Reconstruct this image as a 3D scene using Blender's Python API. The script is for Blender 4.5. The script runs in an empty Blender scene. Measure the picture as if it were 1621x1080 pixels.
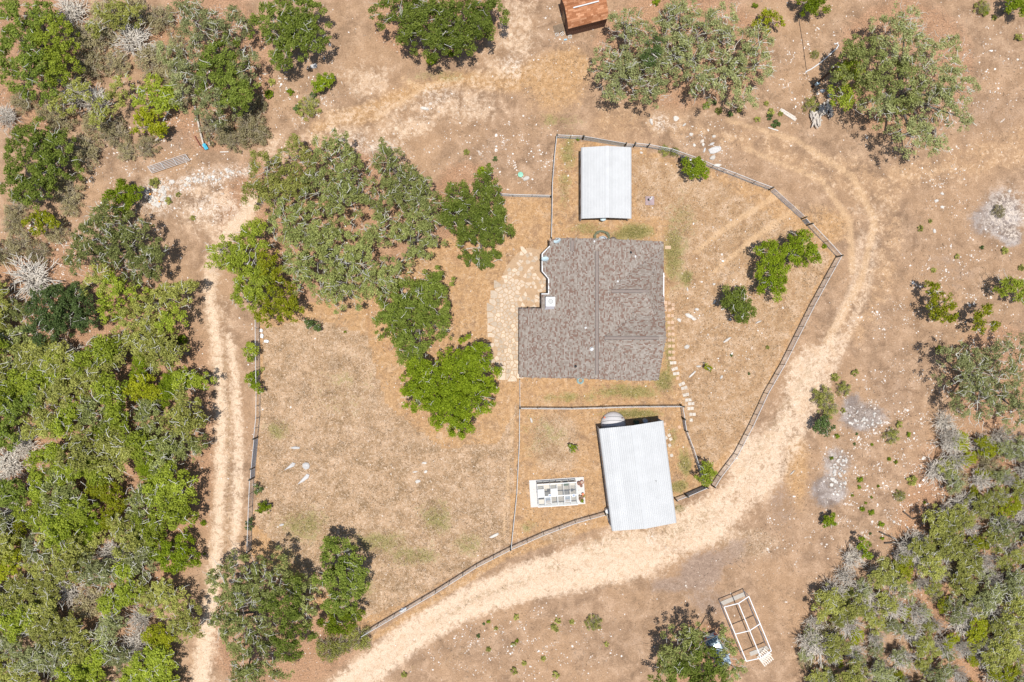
import bpy, math, random
import numpy as np
from mathutils import Vector

# ------------------------------------------------------------------ camera, sky, sun, exposure
S, CX, CY, H = 0.078, 810.5, 540.0, 84.0          # metres per photo pixel on the ground, picture centre, flying height
sc = bpy.context.scene
cam_d = bpy.data.cameras.new("Camera"); cam = bpy.data.objects.new("Camera", cam_d)
sc.collection.objects.link(cam); sc.camera = cam
cam.location = (0, 0, H); cam.rotation_euler = (0, 0, 0)
cam_d.sensor_width = 36.0; cam_d.lens = 36.0 * H / (1621 * S)
cam_d.clip_start = 0.5; cam_d.clip_end = 3000.0

SUN_EL = math.radians(84.0)
SHADOW = Vector((-0.30, 1.0, 0)).normalized()      # where shadows fall on the ground
wd = bpy.data.worlds.new("World"); sc.world = wd; wd.use_nodes = True
wn = wd.node_tree.nodes; wl = wd.node_tree.links
sky = wn.new("ShaderNodeTexSky"); sky.sky_type = 'NISHITA'; sky.sun_disc = False
sky.sun_elevation = SUN_EL; sky.sun_rotation = math.radians(163); sky.air_density = 1.0; sky.dust_density = 1.0
bg = wn["Background"]; bg.inputs[1].default_value = 0.105
wl.new(sky.outputs[0], bg.inputs[0])
sun_d = bpy.data.lights.new("Sun", 'SUN'); sun_d.energy = 4.8; sun_d.angle = math.radians(0.53); sun_d.color = (1.0, 0.965, 0.91)
sun = bpy.data.objects.new("Sun", sun_d); sc.collection.objects.link(sun)
ld = Vector((SHADOW.x * math.cos(SUN_EL), SHADOW.y * math.cos(SUN_EL), -math.sin(SUN_EL)))
sun.rotation_euler = ld.to_track_quat('-Z', 'Y').to_euler()
sun.location = (0, 0, 120)
vs = sc.view_settings
vs.view_transform = 'Standard'; vs.look = 'None'; vs.exposure = 0.08; vs.gamma = 1.0; vs.use_curve_mapping = False
sc.cycles.max_bounces = 4; sc.cycles.transparent_max_bounces = 6; sc.cycles.diffuse_bounces = 2; sc.cycles.glossy_bounces = 2; sc.cycles.transmission_bounces = 3

# ------------------------------------------------------------------ helpers
COL = sc.collection
BASE = {}
rnd = random.Random(7)

def W(x, y, z=0.0):
    """the world point at height z that the photograph shows at pixel (x, y)"""
    k = S * (H - z) / H
    return Vector(((x - CX) * k, (CY - y) * k, z))

def tag(o, label, cat=None, group=None, kind=None):
    if label: o["label"] = label
    if cat: o["category"] = cat
    if group: o["group"] = group
    if kind: o["kind"] = kind
    return o

def thing(name, label, cat, base, group=None):
    o = bpy.data.objects.new(name, None); COL.objects.link(o)
    o.empty_display_size = 0.3
    o.location = base; BASE[o.name] = Vector(base)
    return tag(o, label, cat, group)

class MB:
    """collects shapes in world coordinates"""
    def __init__(s): s.v = []; s.f = []; s.c = []
    def add(s, vs_, fs_, c=None):
        n = len(s.v); s.v += [tuple(p) for p in vs_]
        for f in fs_:
            s.f.append(tuple(i + n for i in f)); s.c.append(c)
        return s
    def hexa(s, b, t, c=None):                 # 4 bottom + 4 top points, counter-clockwise
        return s.add(list(b) + list(t), [(3, 2, 1, 0), (4, 5, 6, 7), (0, 1, 5, 4), (1, 2, 6, 5), (2, 3, 7, 6), (3, 0, 4, 7)], c)
    def box(s, cx, cy, z0, z1, sx, sy, a=0.0, c=None):
        ca, sa = math.cos(a), math.sin(a)
        p = [(cx + ca * u - sa * v, cy + sa * u + ca * v) for u, v in ((-sx/2, -sy/2), (sx/2, -sy/2), (sx/2, sy/2), (-sx/2, sy/2))]
        return s.hexa([(x, y, z0) for x, y in p], [(x, y, z1) for x, y in p], c)
    def bar(s, p, q, w, h, c=None):            # rectangular bar between two points
        p, q = Vector(p), Vector(q); d = (q - p).normalized()
        u = d.cross(Vector((0, 0, 1)))
        if u.length < 1e-4: u = Vector((1, 0, 0))
        u.normalize(); n = u.cross(d)
        u = u * w / 2; n = n * h / 2
        return s.hexa([p - u - n, p + u - n, q + u - n, q - u - n], [p - u + n, p + u + n, q + u + n, q - u + n], c)
    def tube(s, pts, r, n=6, c=None, cap=True):
        pts = [Vector(p) for p in pts]
        if not isinstance(r, (list, tuple)): r = [r] * len(pts)
        o = len(s.v)
        for i, p in enumerate(pts):
            d = (pts[min(i + 1, len(pts) - 1)] - pts[max(i - 1, 0)]).normalized()
            u = d.cross(Vector((0, 0, 1)))
            if u.length < 1e-3: u = d.cross(Vector((0, 1, 0)))
            u.normalize(); w = d.cross(u)
            for k in range(n):
                a = 2 * math.pi * k / n
                s.v.append(tuple(p + (u * math.cos(a) + w * math.sin(a)) * r[i]))
        for i in range(len(pts) - 1):
            for k in range(n):
                a, b = o + i * n + k, o + i * n + (k + 1) % n
                s.f.append((a, b, b + n, a + n)); s.c.append(c)
        if cap:
            s.f.append(tuple(o + k for k in range(n))[::-1]); s.c.append(c)
            e = o + (len(pts) - 1) * n
            s.f.append(tuple(e + k for k in range(n))); s.c.append(c)
        return s
    def lathe(s, c0, prof, n=16, c=None, sx=1.0, sy=1.0):   # profile (r, z) about the vertical through c0
        o = len(s.v); c0 = Vector(c0)
        for r, z in prof:
            for k in range(n):
                a = 2 * math.pi * k / n
                s.v.append((c0.x + r * sx * math.cos(a), c0.y + r * sy * math.sin(a), c0.z + z))
        for i in range(len(prof) - 1):
            for k in range(n):
                a, b = o + i * n + k, o + i * n + (k + 1) % n
                s.f.append((a, b, b + n, a + n)); s.c.append(c)
        s.f.append(tuple(o + (len(prof) - 1) * n + k for k in range(n))); s.c.append(c)
        s.f.append(tuple(o + k for k in range(n))[::-1]); s.c.append(c)
        return s
    def prism(s, poly, z0, z1, c=None):
        n = len(poly)
        ar = sum(poly[i][0] * poly[(i+1) % n][1] - poly[(i+1) % n][0] * poly[i][1] for i in range(n))
        if ar < 0: poly = poly[::-1]
        f = [tuple(range(n - 1, -1, -1)), tuple(range(n, 2 * n))] + [(i, (i + 1) % n, (i + 1) % n + n, i + n) for i in range(n)]
        return s.add([(p[0], p[1], z0) for p in poly] + [(p[0], p[1], z1) for p in poly], f, c)

def mesh_of(name, mb, base=(0, 0, 0), smooth=False):
    b = Vector(base)
    me = bpy.data.meshes.new(name)
    me.from_pydata([(x - b.x, y - b.y, z - b.z) for x, y, z in mb.v], [], mb.f)
    if mb.c and mb.c[0] is not None:
        at = me.attributes.new("tint", 'FLOAT', 'FACE')
        at.data.foreach_set("value", np.array(mb.c, dtype=np.float32))
    if smooth: me.polygons.foreach_set("use_smooth", [True] * len(me.polygons))
    me.update()
    return me

def part(parent, name, mb, mat, label=None, smooth=False, kind=None):
    b = BASE[parent.name]
    o = bpy.data.objects.new(name, mesh_of(name, mb, b, smooth)); COL.objects.link(o)
    o.data.materials.append(mat); o.parent = parent; BASE[o.name] = b
    if label: o["label"] = label
    if kind: o["kind"] = kind
    return o

def single(name, mb, mat, label, cat, base, group=None, kind=None, smooth=False):
    o = bpy.data.objects.new(name, mesh_of(name, mb, base, smooth)); COL.objects.link(o)
    o.location = base; BASE[o.name] = Vector(base); o.data.materials.append(mat)
    return tag(o, label, cat, group, kind)

def np_mesh(name, V, F, tint=None):
    """large quad / triangle mesh straight from arrays"""
    me = bpy.data.meshes.new(name); k = F.shape[1]
    me.vertices.add(len(V)); me.vertices.foreach_set("co", V.astype(np.float32).ravel())
    me.loops.add(F.size); me.loops.foreach_set("vertex_index", F.astype(np.int32).ravel())
    me.polygons.add(len(F)); me.polygons.foreach_set("loop_start", np.arange(0, F.size, k, dtype=np.int32))
    if tint is not None:
        at = me.attributes.new("tint", 'FLOAT', 'FACE'); at.data.foreach_set("value", tint.astype(np.float32))
    me.update(calc_edges=True); me.validate()
    return me

# ------------------------------------------------------------------ materials
class NT:
    def __init__(s, name):
        s.m = bpy.data.materials.new(name); s.m.use_nodes = True
        s.t = s.m.node_tree; s.n = s.t.nodes; s.n.clear(); s.l = s.t.links
        s.out = s.n.new("ShaderNodeOutputMaterial")
    def node(s, typ, **kw):
        n = s.n.new("ShaderNode" + typ)
        for k, v in kw.items(): setattr(n, k, v)
        return n
    def put(s, sock, v):
        if hasattr(v, "is_output") or isinstance(v, bpy.types.NodeSocket): s.l.new(v, sock)
        else: sock.default_value = v
    def coord(s): return s.node("TexCoord").outputs["Object"]
    def world(s): return s.node("NewGeometry").outputs["Position"]
    def noise(s, vec, scale, detail=3.0, rough=0.55, dist=0.0):
        n = s.node("TexNoise"); s.put(n.inputs["Vector"], vec); n.inputs["Scale"].default_value = scale
        n.inputs["Detail"].default_value = detail; n.inputs["Roughness"].default_value = rough; n.inputs["Distortion"].default_value = dist
        return n.outputs["Fac"]
    def attr(s, name): 
        n = s.node("Attribute"); n.attribute_name = name; return n.outputs["Fac"]
    def math(s, op, a, b=0.0, c=None, clamp=False):
        n = s.node("Math", operation=op, use_clamp=clamp); s.put(n.inputs[0], a); s.put(n.inputs[1], b)
        if c is not None: s.put(n.inputs[2], c)
        return n.outputs[0]
    def step(s, v, lo, hi):
        n = s.node("MapRange", interpolation_type='SMOOTHSTEP'); s.put(n.inputs["Value"], v)
        n.inputs["From Min"].default_value = lo; n.inputs["From Max"].default_value = hi
        return n.outputs["Result"]
    def mix(s, f, a, b, blend='MIX'):
        n = s.node("Mix", data_type='RGBA', blend_type=blend); s.put(n.inputs[0], f)
        s.put(n.inputs[6], a if not isinstance(a, tuple) else (*a, 1)); s.put(n.inputs[7], b if not isinstance(b, tuple) else (*b, 1))
        return n.outputs[2]
    def ramp(s, f, stops):
        n = s.node("ValToRGB"); s.put(n.inputs[0], f); e = n.color_ramp.elements
        while len(e) < len(stops): e.new(0.5)
        for i, (p, c) in enumerate(stops): e[i].position = p; e[i].color = (*c, 1)
        return n.outputs[0]
    def bsdf(s, col, rough=0.8, metal=0.0, spec=0.3, normal=None):
        b = s.node("BsdfPrincipled"); s.put(b.inputs["Base Color"], col if not isinstance(col, tuple) else (*col, 1))
        s.put(b.inputs["Roughness"], rough); b.inputs["Metallic"].default_value = metal
        b.inputs["Specular IOR Level"].default_value = spec
        if normal is not None: s.l.new(normal, b.inputs["Normal"])
        return b
    def bump(s, h, strength=0.3, dist=0.02):
        b = s.node("Bump"); s.put(b.inputs["Height"], h); b.inputs["Strength"].default_value = strength; b.inputs["Distance"].default_value = dist
        return b.outputs[0]
    def done(s, b):
        s.l.new(b.outputs[0], s.out.inputs[0]); return s.m

def plain(name, col, rough=0.7, metal=0.0, var=0.25, scale=3.0, spec=0.3, orand=0.0):
    """one colour with mottling, a little grime and wear"""
    t = NT(name); co = t.world()
    n = t.noise(co, scale, 4.0, 0.6); n2 = t.noise(co, scale * 7, 2.0)
    f = t.math('ADD', t.math('MULTIPLY', n, 0.65), t.math('MULTIPLY', n2, 0.35))
    lo = tuple(max(0, c * (1 - var)) for c in col); hi = tuple(min(1, c * (1 + var)) for c in col)
    c = t.ramp(f, [(0.3, lo), (0.7, hi)])
    if orand:
        oi = t.node("ObjectInfo").outputs["Random"]
        k = t.math('MULTIPLY_ADD', oi, 2 * orand, 1 - orand)
        cc = t.node("CombineColor"); [t.put(cc.inputs[i], k) for i in range(3)]
        c = t.mix(1.0, c, cc.outputs[0], 'MULTIPLY')
    return t.done(t.bsdf(c, rough, metal, spec, t.bump(n2, 0.15)))

def leafmat(name, dark, light, sheen=0.25, trans=0.25):
    t = NT(name)
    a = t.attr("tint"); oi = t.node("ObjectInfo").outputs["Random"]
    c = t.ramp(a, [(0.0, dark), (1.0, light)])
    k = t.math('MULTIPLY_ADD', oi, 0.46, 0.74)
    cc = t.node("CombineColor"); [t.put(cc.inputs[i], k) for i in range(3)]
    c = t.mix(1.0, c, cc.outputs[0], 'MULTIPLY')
    b = t.bsdf(c, 0.45, 0.0, sheen)
    tr = t.node("BsdfTranslucent"); t.l.new(c, tr.inputs[0])
    mx = t.node("MixShader"); mx.inputs[0].default_value = trans
    t.l.new(b.outputs[0], mx.inputs[1]); t.l.new(tr.outputs[0], mx.inputs[2])
    return t.done(mx)

def tintmat(name, stops, rough=0.85, spec=0.2):
    t = NT(name); a = t.attr("tint"); n = t.noise(t.world(), 9.0, 3.0)
    f = t.math('ADD', a, t.math('MULTIPLY_ADD', n, 0.3, -0.15), clamp=True)
    return t.done(t.bsdf(t.ramp(f, stops), rough, 0.0, spec))
# ------------------------------------------------------------------ ground: masks laid out in the place's own plan
def soft_line(X, Y, pts, soft):
    """pts: (x, y, half width); 1 inside the strip, falling to 0 over `soft`"""
    out = np.zeros_like(X)
    for (x0, y0, w0), (x1, y1, w1) in zip(pts[:-1], pts[1:]):
        dx, dy = x1 - x0, y1 - y0; L = dx * dx + dy * dy
        t = np.clip(((X - x0) * dx + (Y - y0) * dy) / L, 0, 1)
        d = np.hypot(X - x0 - t * dx, Y - y0 - t * dy) - (w0 + (w1 - w0) * t)
        out = np.maximum(out, np.clip(0.5 - d / soft, 0, 1))
    return out

def blobs(X, Y, ells, soft=0.5):
    out = np.zeros_like(X)
    for e in ells:
        x, y, rx, ry = e[:4]; s = e[4] if len(e) > 4 else 1.0; a = math.radians(e[5]) if len(e) > 5 else 0.0
        u = (X - x) * math.cos(a) + (Y - y) * math.sin(a); v = -(X - x) * math.sin(a) + (Y - y) * math.cos(a)
        d = np.sqrt((u / rx) ** 2 + (v / ry) ** 2)
        out = np.maximum(out, s * np.clip((1 + soft - d) / (2 * soft), 0, 1) ** 1.3)
    return out

def in_poly(X, Y, poly):
    ins = np.zeros(X.shape, bool); n = len(poly)
    for i in range(n):
        x0, y0 = poly[i]; x1, y1 = poly[(i + 1) % n]
        c = ((y0 > Y) != (y1 > Y)) & (X < (x1 - x0) * (Y - y0) / ((y1 - y0) if y1 != y0 else 1e-9) + x0)
        ins ^= c
    return ins

YARD = [(410, 500), (500, 480), (700, 380), (790, 312), (872, 312), (880, 215), (1000, 232), (1127, 268), (1222, 300), (1328, 405), (1260, 530),
        (1190, 680), (1118, 772), (1070, 790), (1060, 835), (965, 820), (800, 872), (575, 1002), (500, 960), (398, 880), (404, 700)]
LAWN = [(418, 520), (500, 505), (580, 530), (610, 640), (700, 710), (790, 700), (818, 640), (806, 862), (650, 950), (560, 985), (450, 880), (405, 830), (412, 640)]
RIGHTLAWN = [(1000, 240), (1127, 275), (1320, 405), (1250, 530), (1185, 680), (1120, 750), (1085, 690), (1080, 630), (1060, 480), (1060, 350), (1005, 340)]

def masks(X, Y):
    m = {}
    m["road"] = np.maximum.reduce([
        soft_line(X, Y, [(400, 320, 12), (372, 358, 16), (335, 420, 12), (331, 470, 8), (343, 540, 8), (350, 640, 9), (349, 760, 9), (343, 880, 9), (328, 1000, 14), (312, 1120, 16)], 22),
        soft_line(X, Y, [(362, 530, 5), (372, 600, 7), (378, 700, 7), (376, 800, 7), (369, 890, 6)], 18),
        soft_line(X, Y, [(520, 1110, 24), (580, 1062, 24), (660, 1000, 23), (740, 955, 24), (830, 922, 30), (930, 896, 38), (1010, 880, 36)], 24),
        soft_line(X, Y, [(1010, 885, 36), (1090, 845, 34), (1150, 800, 38), (1205, 745, 32), (1245, 680, 34), (1285, 610, 28), (1320, 540, 20)], 50) * .72,
        0.42 * soft_line(X, Y, [(345, 480, 22), (362, 640, 30), (362, 800, 30), (350, 900, 26), (320, 1080, 26)], 24),
        0.85 * blobs(X, Y, [(1000, 870, 70, 38), (1110, 830, 75, 45, 1, -25), (1200, 735, 50, 60, 1, 20), (1275, 600, 40, 60, .9, 20)], 0.4),
        0.40 * soft_line(X, Y, [(430, 240, 26), (540, 205, 34), (650, 175, 40), (760, 140, 40), (810, 80, 40), (830, 0, 40)], 50),
        0.50 * blobs(X, Y, [(640, 205, 80, 28, 1, -20), (580, 130, 50, 40), (820, 60, 45, 60), (810, 110, 30, 30), (745, 170, 60, 30), (700, 165, 55, 28), (540, 200, 40, 40), (440, 240, 40, 30)], 0.5),
        0.30 * soft_line(X, Y, [(960, 185, 24), (1100, 200, 28), (1230, 230, 34), (1340, 285, 44), (1390, 340, 48), (1380, 440, 44)], 60),
        0.26 * soft_line(X, Y, [(1640, 235, 44), (1500, 265, 40), (1380, 300, 40)], 60),
        0.36 * soft_line(X, Y, [(1290, 600, 20), (1345, 510, 22), (1380, 420, 22), (1385, 350, 24)], 30),
        0.5 * blobs(X, Y, [(330, 330, 70, 50), (360, 360, 50, 40)], 0.5)])
    m["gold"] = np.maximum.reduce([
        0.75 * in_poly(X, Y, YARD).astype(float),
        0.5 * soft_line(X, Y, [(960, 190, 30), (1100, 205, 24), (1230, 235, 28), (1340, 285, 34), (1400, 330, 40), (1400, 420, 36), (1350, 520, 34)], 40),
        0.5 * soft_line(X, Y, [(1621, 235, 46), (1500, 262, 30), (1400, 290, 34), (1260, 250, 30)], 40),
        0.9 * soft_line(X, Y, [(500, 205, 14), (640, 150, 16), (720, 125, 16), (790, 130, 20), (900, 110, 40)], 30),
        0.8 * blobs(X, Y, [(880, 130, 60, 60), (430, 860, 40, 50), (770, 470, 50, 130), (840, 340, 40, 40), (1300, 360, 60, 40), (1260, 740, 26, 80), (560, 185, 60, 20)], 0.5),
        0.9 * soft_line(X, Y, [(590, 1010, 6), (800, 880, 8), (960, 825, 8)], 10)])
    m["track"] = np.maximum.reduce([
        soft_line(X, Y, [(1236, 306, 5), (1150, 360, 5), (1100, 400, 4)], 8),
        soft_line(X, Y, [(1262, 328, 5), (1190, 380, 6), (1130, 430, 4)], 8),
        soft_line(X, Y, [(590, 190, 3), (665, 142, 4), (700, 128, 3)], 6),
        soft_line(X, Y, [(635, 122, 2), (665, 140, 3)], 5),
        soft_line(X, Y, [(812, 640, 3), (806, 740, 3), (798, 850, 3)], 6),
        soft_line(X, Y, [(1150, 190, 4), (1260, 222, 5), (1350, 280, 6), (1385, 350, 6), (1365, 440, 6), (1310, 540, 8)], 10),
        soft_line(X, Y, [(1180, 235, 4), (1300, 285, 5), (1345, 350, 6), (1350, 430, 6)], 10),
        soft_line(X, Y, [(620, 550, 5), (610, 620, 6), (625, 680, 5)], 12) * .5,
        soft_line(X, Y, [(560, 560, 3), (480, 690, 4), (430, 780, 3)], 8) * .4])
    m["straw"] = np.maximum.reduce([0.9 * in_poly(X, Y, LAWN).astype(float), 0.5 * in_poly(X, Y, RIGHTLAWN).astype(float),
                                    0.6 * blobs(X, Y, [(880, 700, 50, 60), (1000, 880, 60, 20), (880, 850, 40, 14), (1180, 860, 60, 30)], 0.4)])
    m["green"] = np.maximum.reduce([
        blobs(X, Y, [(1005, 368, 28, 14, 1), (1065, 400, 18, 55, .8), (985, 372, 24, 10, .8), (1088, 440, 12, 14, .9), (900, 240, 14, 40, .62), (893, 300, 10, 40, .55),
                     (990, 620, 60, 14, .7), (1052, 605, 18, 22, .8), (900, 630, 60, 10, .5), (1000, 656, 50, 9, .95), (1085, 735, 12, 25, .8), (1075, 770, 18, 12, .8), (1065, 690, 10, 18, .6),
                     (440, 680, 22, 18, .62), (480, 830, 44, 30, .62), (690, 820, 28, 34, .62), (650, 880, 50, 18, .6), (600, 860, 60, 22, .6), (450, 890, 24, 34, .55), (560, 930, 40, 30, .55), (740, 860, 30, 20, .5),
                     (860, 690, 40, 40, .4), (838, 835, 16, 10, .55), (975, 690, 10, 20, .5), (930, 362, 30, 12, .6), (1080, 350, 26, 40, .5), (700, 120, 60, 12, .45), (880, 190, 40, 12, .5),
                     (1060, 560, 9, 60, .6), (1075, 806, 14, 10, .7), (540, 620, 60, 60, .28)], 0.6)])
    m["dark"] = np.maximum.reduce([
        blobs(X, Y, [(1110, 905, 50, 32, .9, -35), (1060, 930, 55, 14, .7), (1130, 960, 40, 20, .6), (1180, 870, 60, 20, .55, -35), (1240, 800, 30, 40, .6),
                     (1500, 430, 60, 40, .5), (530, 130, 40, 50, .35), (860, 80, 40, 40, .35), (780, 240, 50, 40, .4), (1400, 620, 60, 50, .4), (1350, 640, 25, 18, .6),
                     (340, 415, 22, 30, .5), (270, 220, 40, 30, .65), (180, 200, 40, 60, .5), (1570, 190, 60, 50, .4), (1380, 330, 40, 20, .5), (720, 1010, 60, 40, .35), (960, 1010, 120, 40, .35)], 0.5),
        soft_line(X, Y, [(400, 560, 4), (396, 700, 4), (390, 860, 4)], 8) * 0.5,
        soft_line(X, Y, [(1320, 420, 5), (1250, 545, 6), (1190, 690, 6), (1140, 760, 5)], 10) * 0.55,
        soft_line(X, Y, [(580, 998, 3), (800, 866, 4), (955, 810, 4)], 6) * 0.9,
        soft_line(X, Y, [(1010, 200, 12), (1060, 160, 20), (1130, 150, 20), (1220, 160, 10)], 30) * 0.4])
    m["rut"] = np.maximum.reduce([soft_line(X, Y, [(535, 1085, 7), (655, 985, 7), (738, 938, 7), (830, 902, 8), (940, 876, 8), (1050, 850, 7), (1130, 800, 6), (1210, 720, 6), (1262, 630, 6), (1310, 545, 5), (1350, 455, 5), (1365, 370, 4)], 9),
        soft_line(X, Y, [(565, 1100, 7), (675, 1012, 7), (750, 968, 7), (838, 938, 8), (950, 908, 8), (1070, 880, 7), (1150, 830, 6), (1240, 745, 6), (1288, 650, 6), (1330, 560, 5), (1372, 460, 5), (1388, 375, 4)], 9),
        soft_line(X, Y, [(331, 470, 6), (343, 540, 6), (350, 640, 6), (349, 760, 6), (343, 880, 6), (328, 1000, 7), (312, 1120, 8)], 8), soft_line(X, Y, [(362, 530, 4), (372, 600, 5), (378, 700, 5), (376, 800, 5), (369, 890, 5)], 8)])
    m["weed"] = np.maximum.reduce([soft_line(X, Y, [(690, 985, 2), (742, 952, 4), (800, 930, 4), (835, 920, 3)], 8), soft_line(X, Y, [(930, 870, 10), (1000, 845, 8), (1060, 845, 10), (1120, 815, 12)], 22) * .8, soft_line(X, Y, [(1180, 745, 8), (1240, 655, 8), (1290, 570, 6)], 20) * .6,
        soft_line(X, Y, [(353, 560, 2), (363, 680, 3), (362, 800, 3), (356, 890, 2)], 7) * .8, blobs(X, Y, [(880, 895, 16, 14, .8), (720, 1040, 20, 6, .7, -35), (640, 1065, 30, 5, .6, -35)], .5)])
    m["smear"] = np.maximum.reduce([blobs(X, Y, [(1108, 905, 48, 30, 1, -35), (1070, 925, 46, 13, .85), (1150, 880, 50, 18, .8, -35), (1120, 950, 34, 22, .7), (340, 415, 18, 26, .5), (1240, 790, 20, 40, .5)], .5)])
    m["litter"] = np.maximum.reduce([
        blobs(X, Y, [(500, 350, 170, 140), (60, 100, 110, 120), (330, 110, 110, 140), (150, 700, 210, 320), (60, 480, 120, 120), (440, 990, 140, 110), (1545, 890, 140, 230), (1430, 110, 120, 120),
                     (1080, 80, 150, 100), (690, 30, 110, 70), (740, 340, 70, 90), (650, 500, 80, 80), (708, 618, 85, 75), (1580, 600, 90, 90), (1110, 1040, 70, 60)], 0.25)])
    m["ash"] = np.maximum.reduce([blobs(X, Y, [(1585, 340, 38, 42), (1560, 350, 30, 30, .8), (1600, 375, 24, 18, .9), (1365, 660, 40, 26, 1), (1312, 775, 34, 30, 1), (1350, 640, 16, 22, .9), (1310, 785, 28, 24, .9), (1325, 730, 26, 26, .8), (1385, 655, 18, 14, .8)], 0.45)])
    m["white"] = np.maximum.reduce([blobs(X, Y, [(250, 310, 26, 28, 1), (1592, 335, 32, 36, .75), (1600, 372, 18, 12, .8), (1570, 352, 20, 20, .5), (300, 288, 30, 12, .9, -20), (345, 278, 45, 12, .8, -15), (385, 272, 16, 8, .9), (340, 330, 40, 20, .5), (1030, 850, 7, 12, .9),
                     (672, 172, 8, 4, .9, 12), (1045, 195, 14, 14, .8), (1068, 200, 8, 6, .8), (1325, 745, 22, 40, .3), (1370, 655, 25, 20, .25), (690, 150, 30, 16, .4), (600, 235, 40, 10, .6), (810, 105, 16, 14, .6), (560, 225, 30, 16, .5)], 0.45)])
    m["stony"] = np.maximum.reduce([blobs(X, Y, [(1420, 720, 110, 130), (1400, 820, 100, 60), (1520, 450, 90, 70, .6), (1500, 290, 40, 60, .7), (300, 300, 90, 50), (100, 380, 110, 60, .8), (820, 240, 80, 50, .8), (1120, 230, 60, 40, .8),
                     (200, 260, 80, 60, .7), (480, 150, 60, 80, .7), (800, 1020, 140, 60, .6), (1150, 480, 60, 120, .35), (1560, 130, 80, 90, .45), (1270, 120, 50, 80, .6), (300, 200, 40, 30, .8), (270, 820, 30, 60, .6), (1250, 850, 60, 60, .3), (400, 540, 12, 40, .8),
                     (1400, 500, 60, 30, .7), (640, 740, 90, 60, .16), (520, 640, 90, 60, .12), (1480, 260, 80, 40, .3), (700, 200, 100, 60, .3), (900, 60, 80, 60, .25), (1590, 530, 40, 30, .9)], 0.5)])
    return m

gx = np.concatenate([[-1500, -700, -300, -160, -110, -90, -80], np.arange(-72, 72.01, 0.5), [80, 90, 110, 160, 300, 700, 1500]])
gy = np.concatenate([[-1500, -700, -300, -160, -90, -70, -58], np.arange(-50, 50.01, 0.5), [58, 70, 90, 160, 300, 700, 1500]])
GX, GY = np.meshgrid(gx, gy); nx, ny = len(gx), len(gy)
PXX, PYY = GX / S + CX, CY - GY / S
V = np.stack([GX.ravel(), GY.ravel(), np.zeros(GX.size)], 1)
ii = (np.arange(ny - 1)[:, None] * nx + np.arange(nx - 1)[None]).ravel()
F = np.stack([ii, ii + 1, ii + nx + 1, ii + nx], 1)
me = np_mesh("ground", V, F)
MK = masks(PXX.ravel(), PYY.ravel())
for k, v in MK.items():
    at = me.attributes.new("m_" + k, 'FLOAT', 'POINT'); at.data.foreach_set("value", v.astype(np.float32))
ground = bpy.data.objects.new("ground", me); COL.objects.link(ground)
tag(ground, "dry tan caliche ground with worn tracks and thin grass", None, None, "structure")

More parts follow.
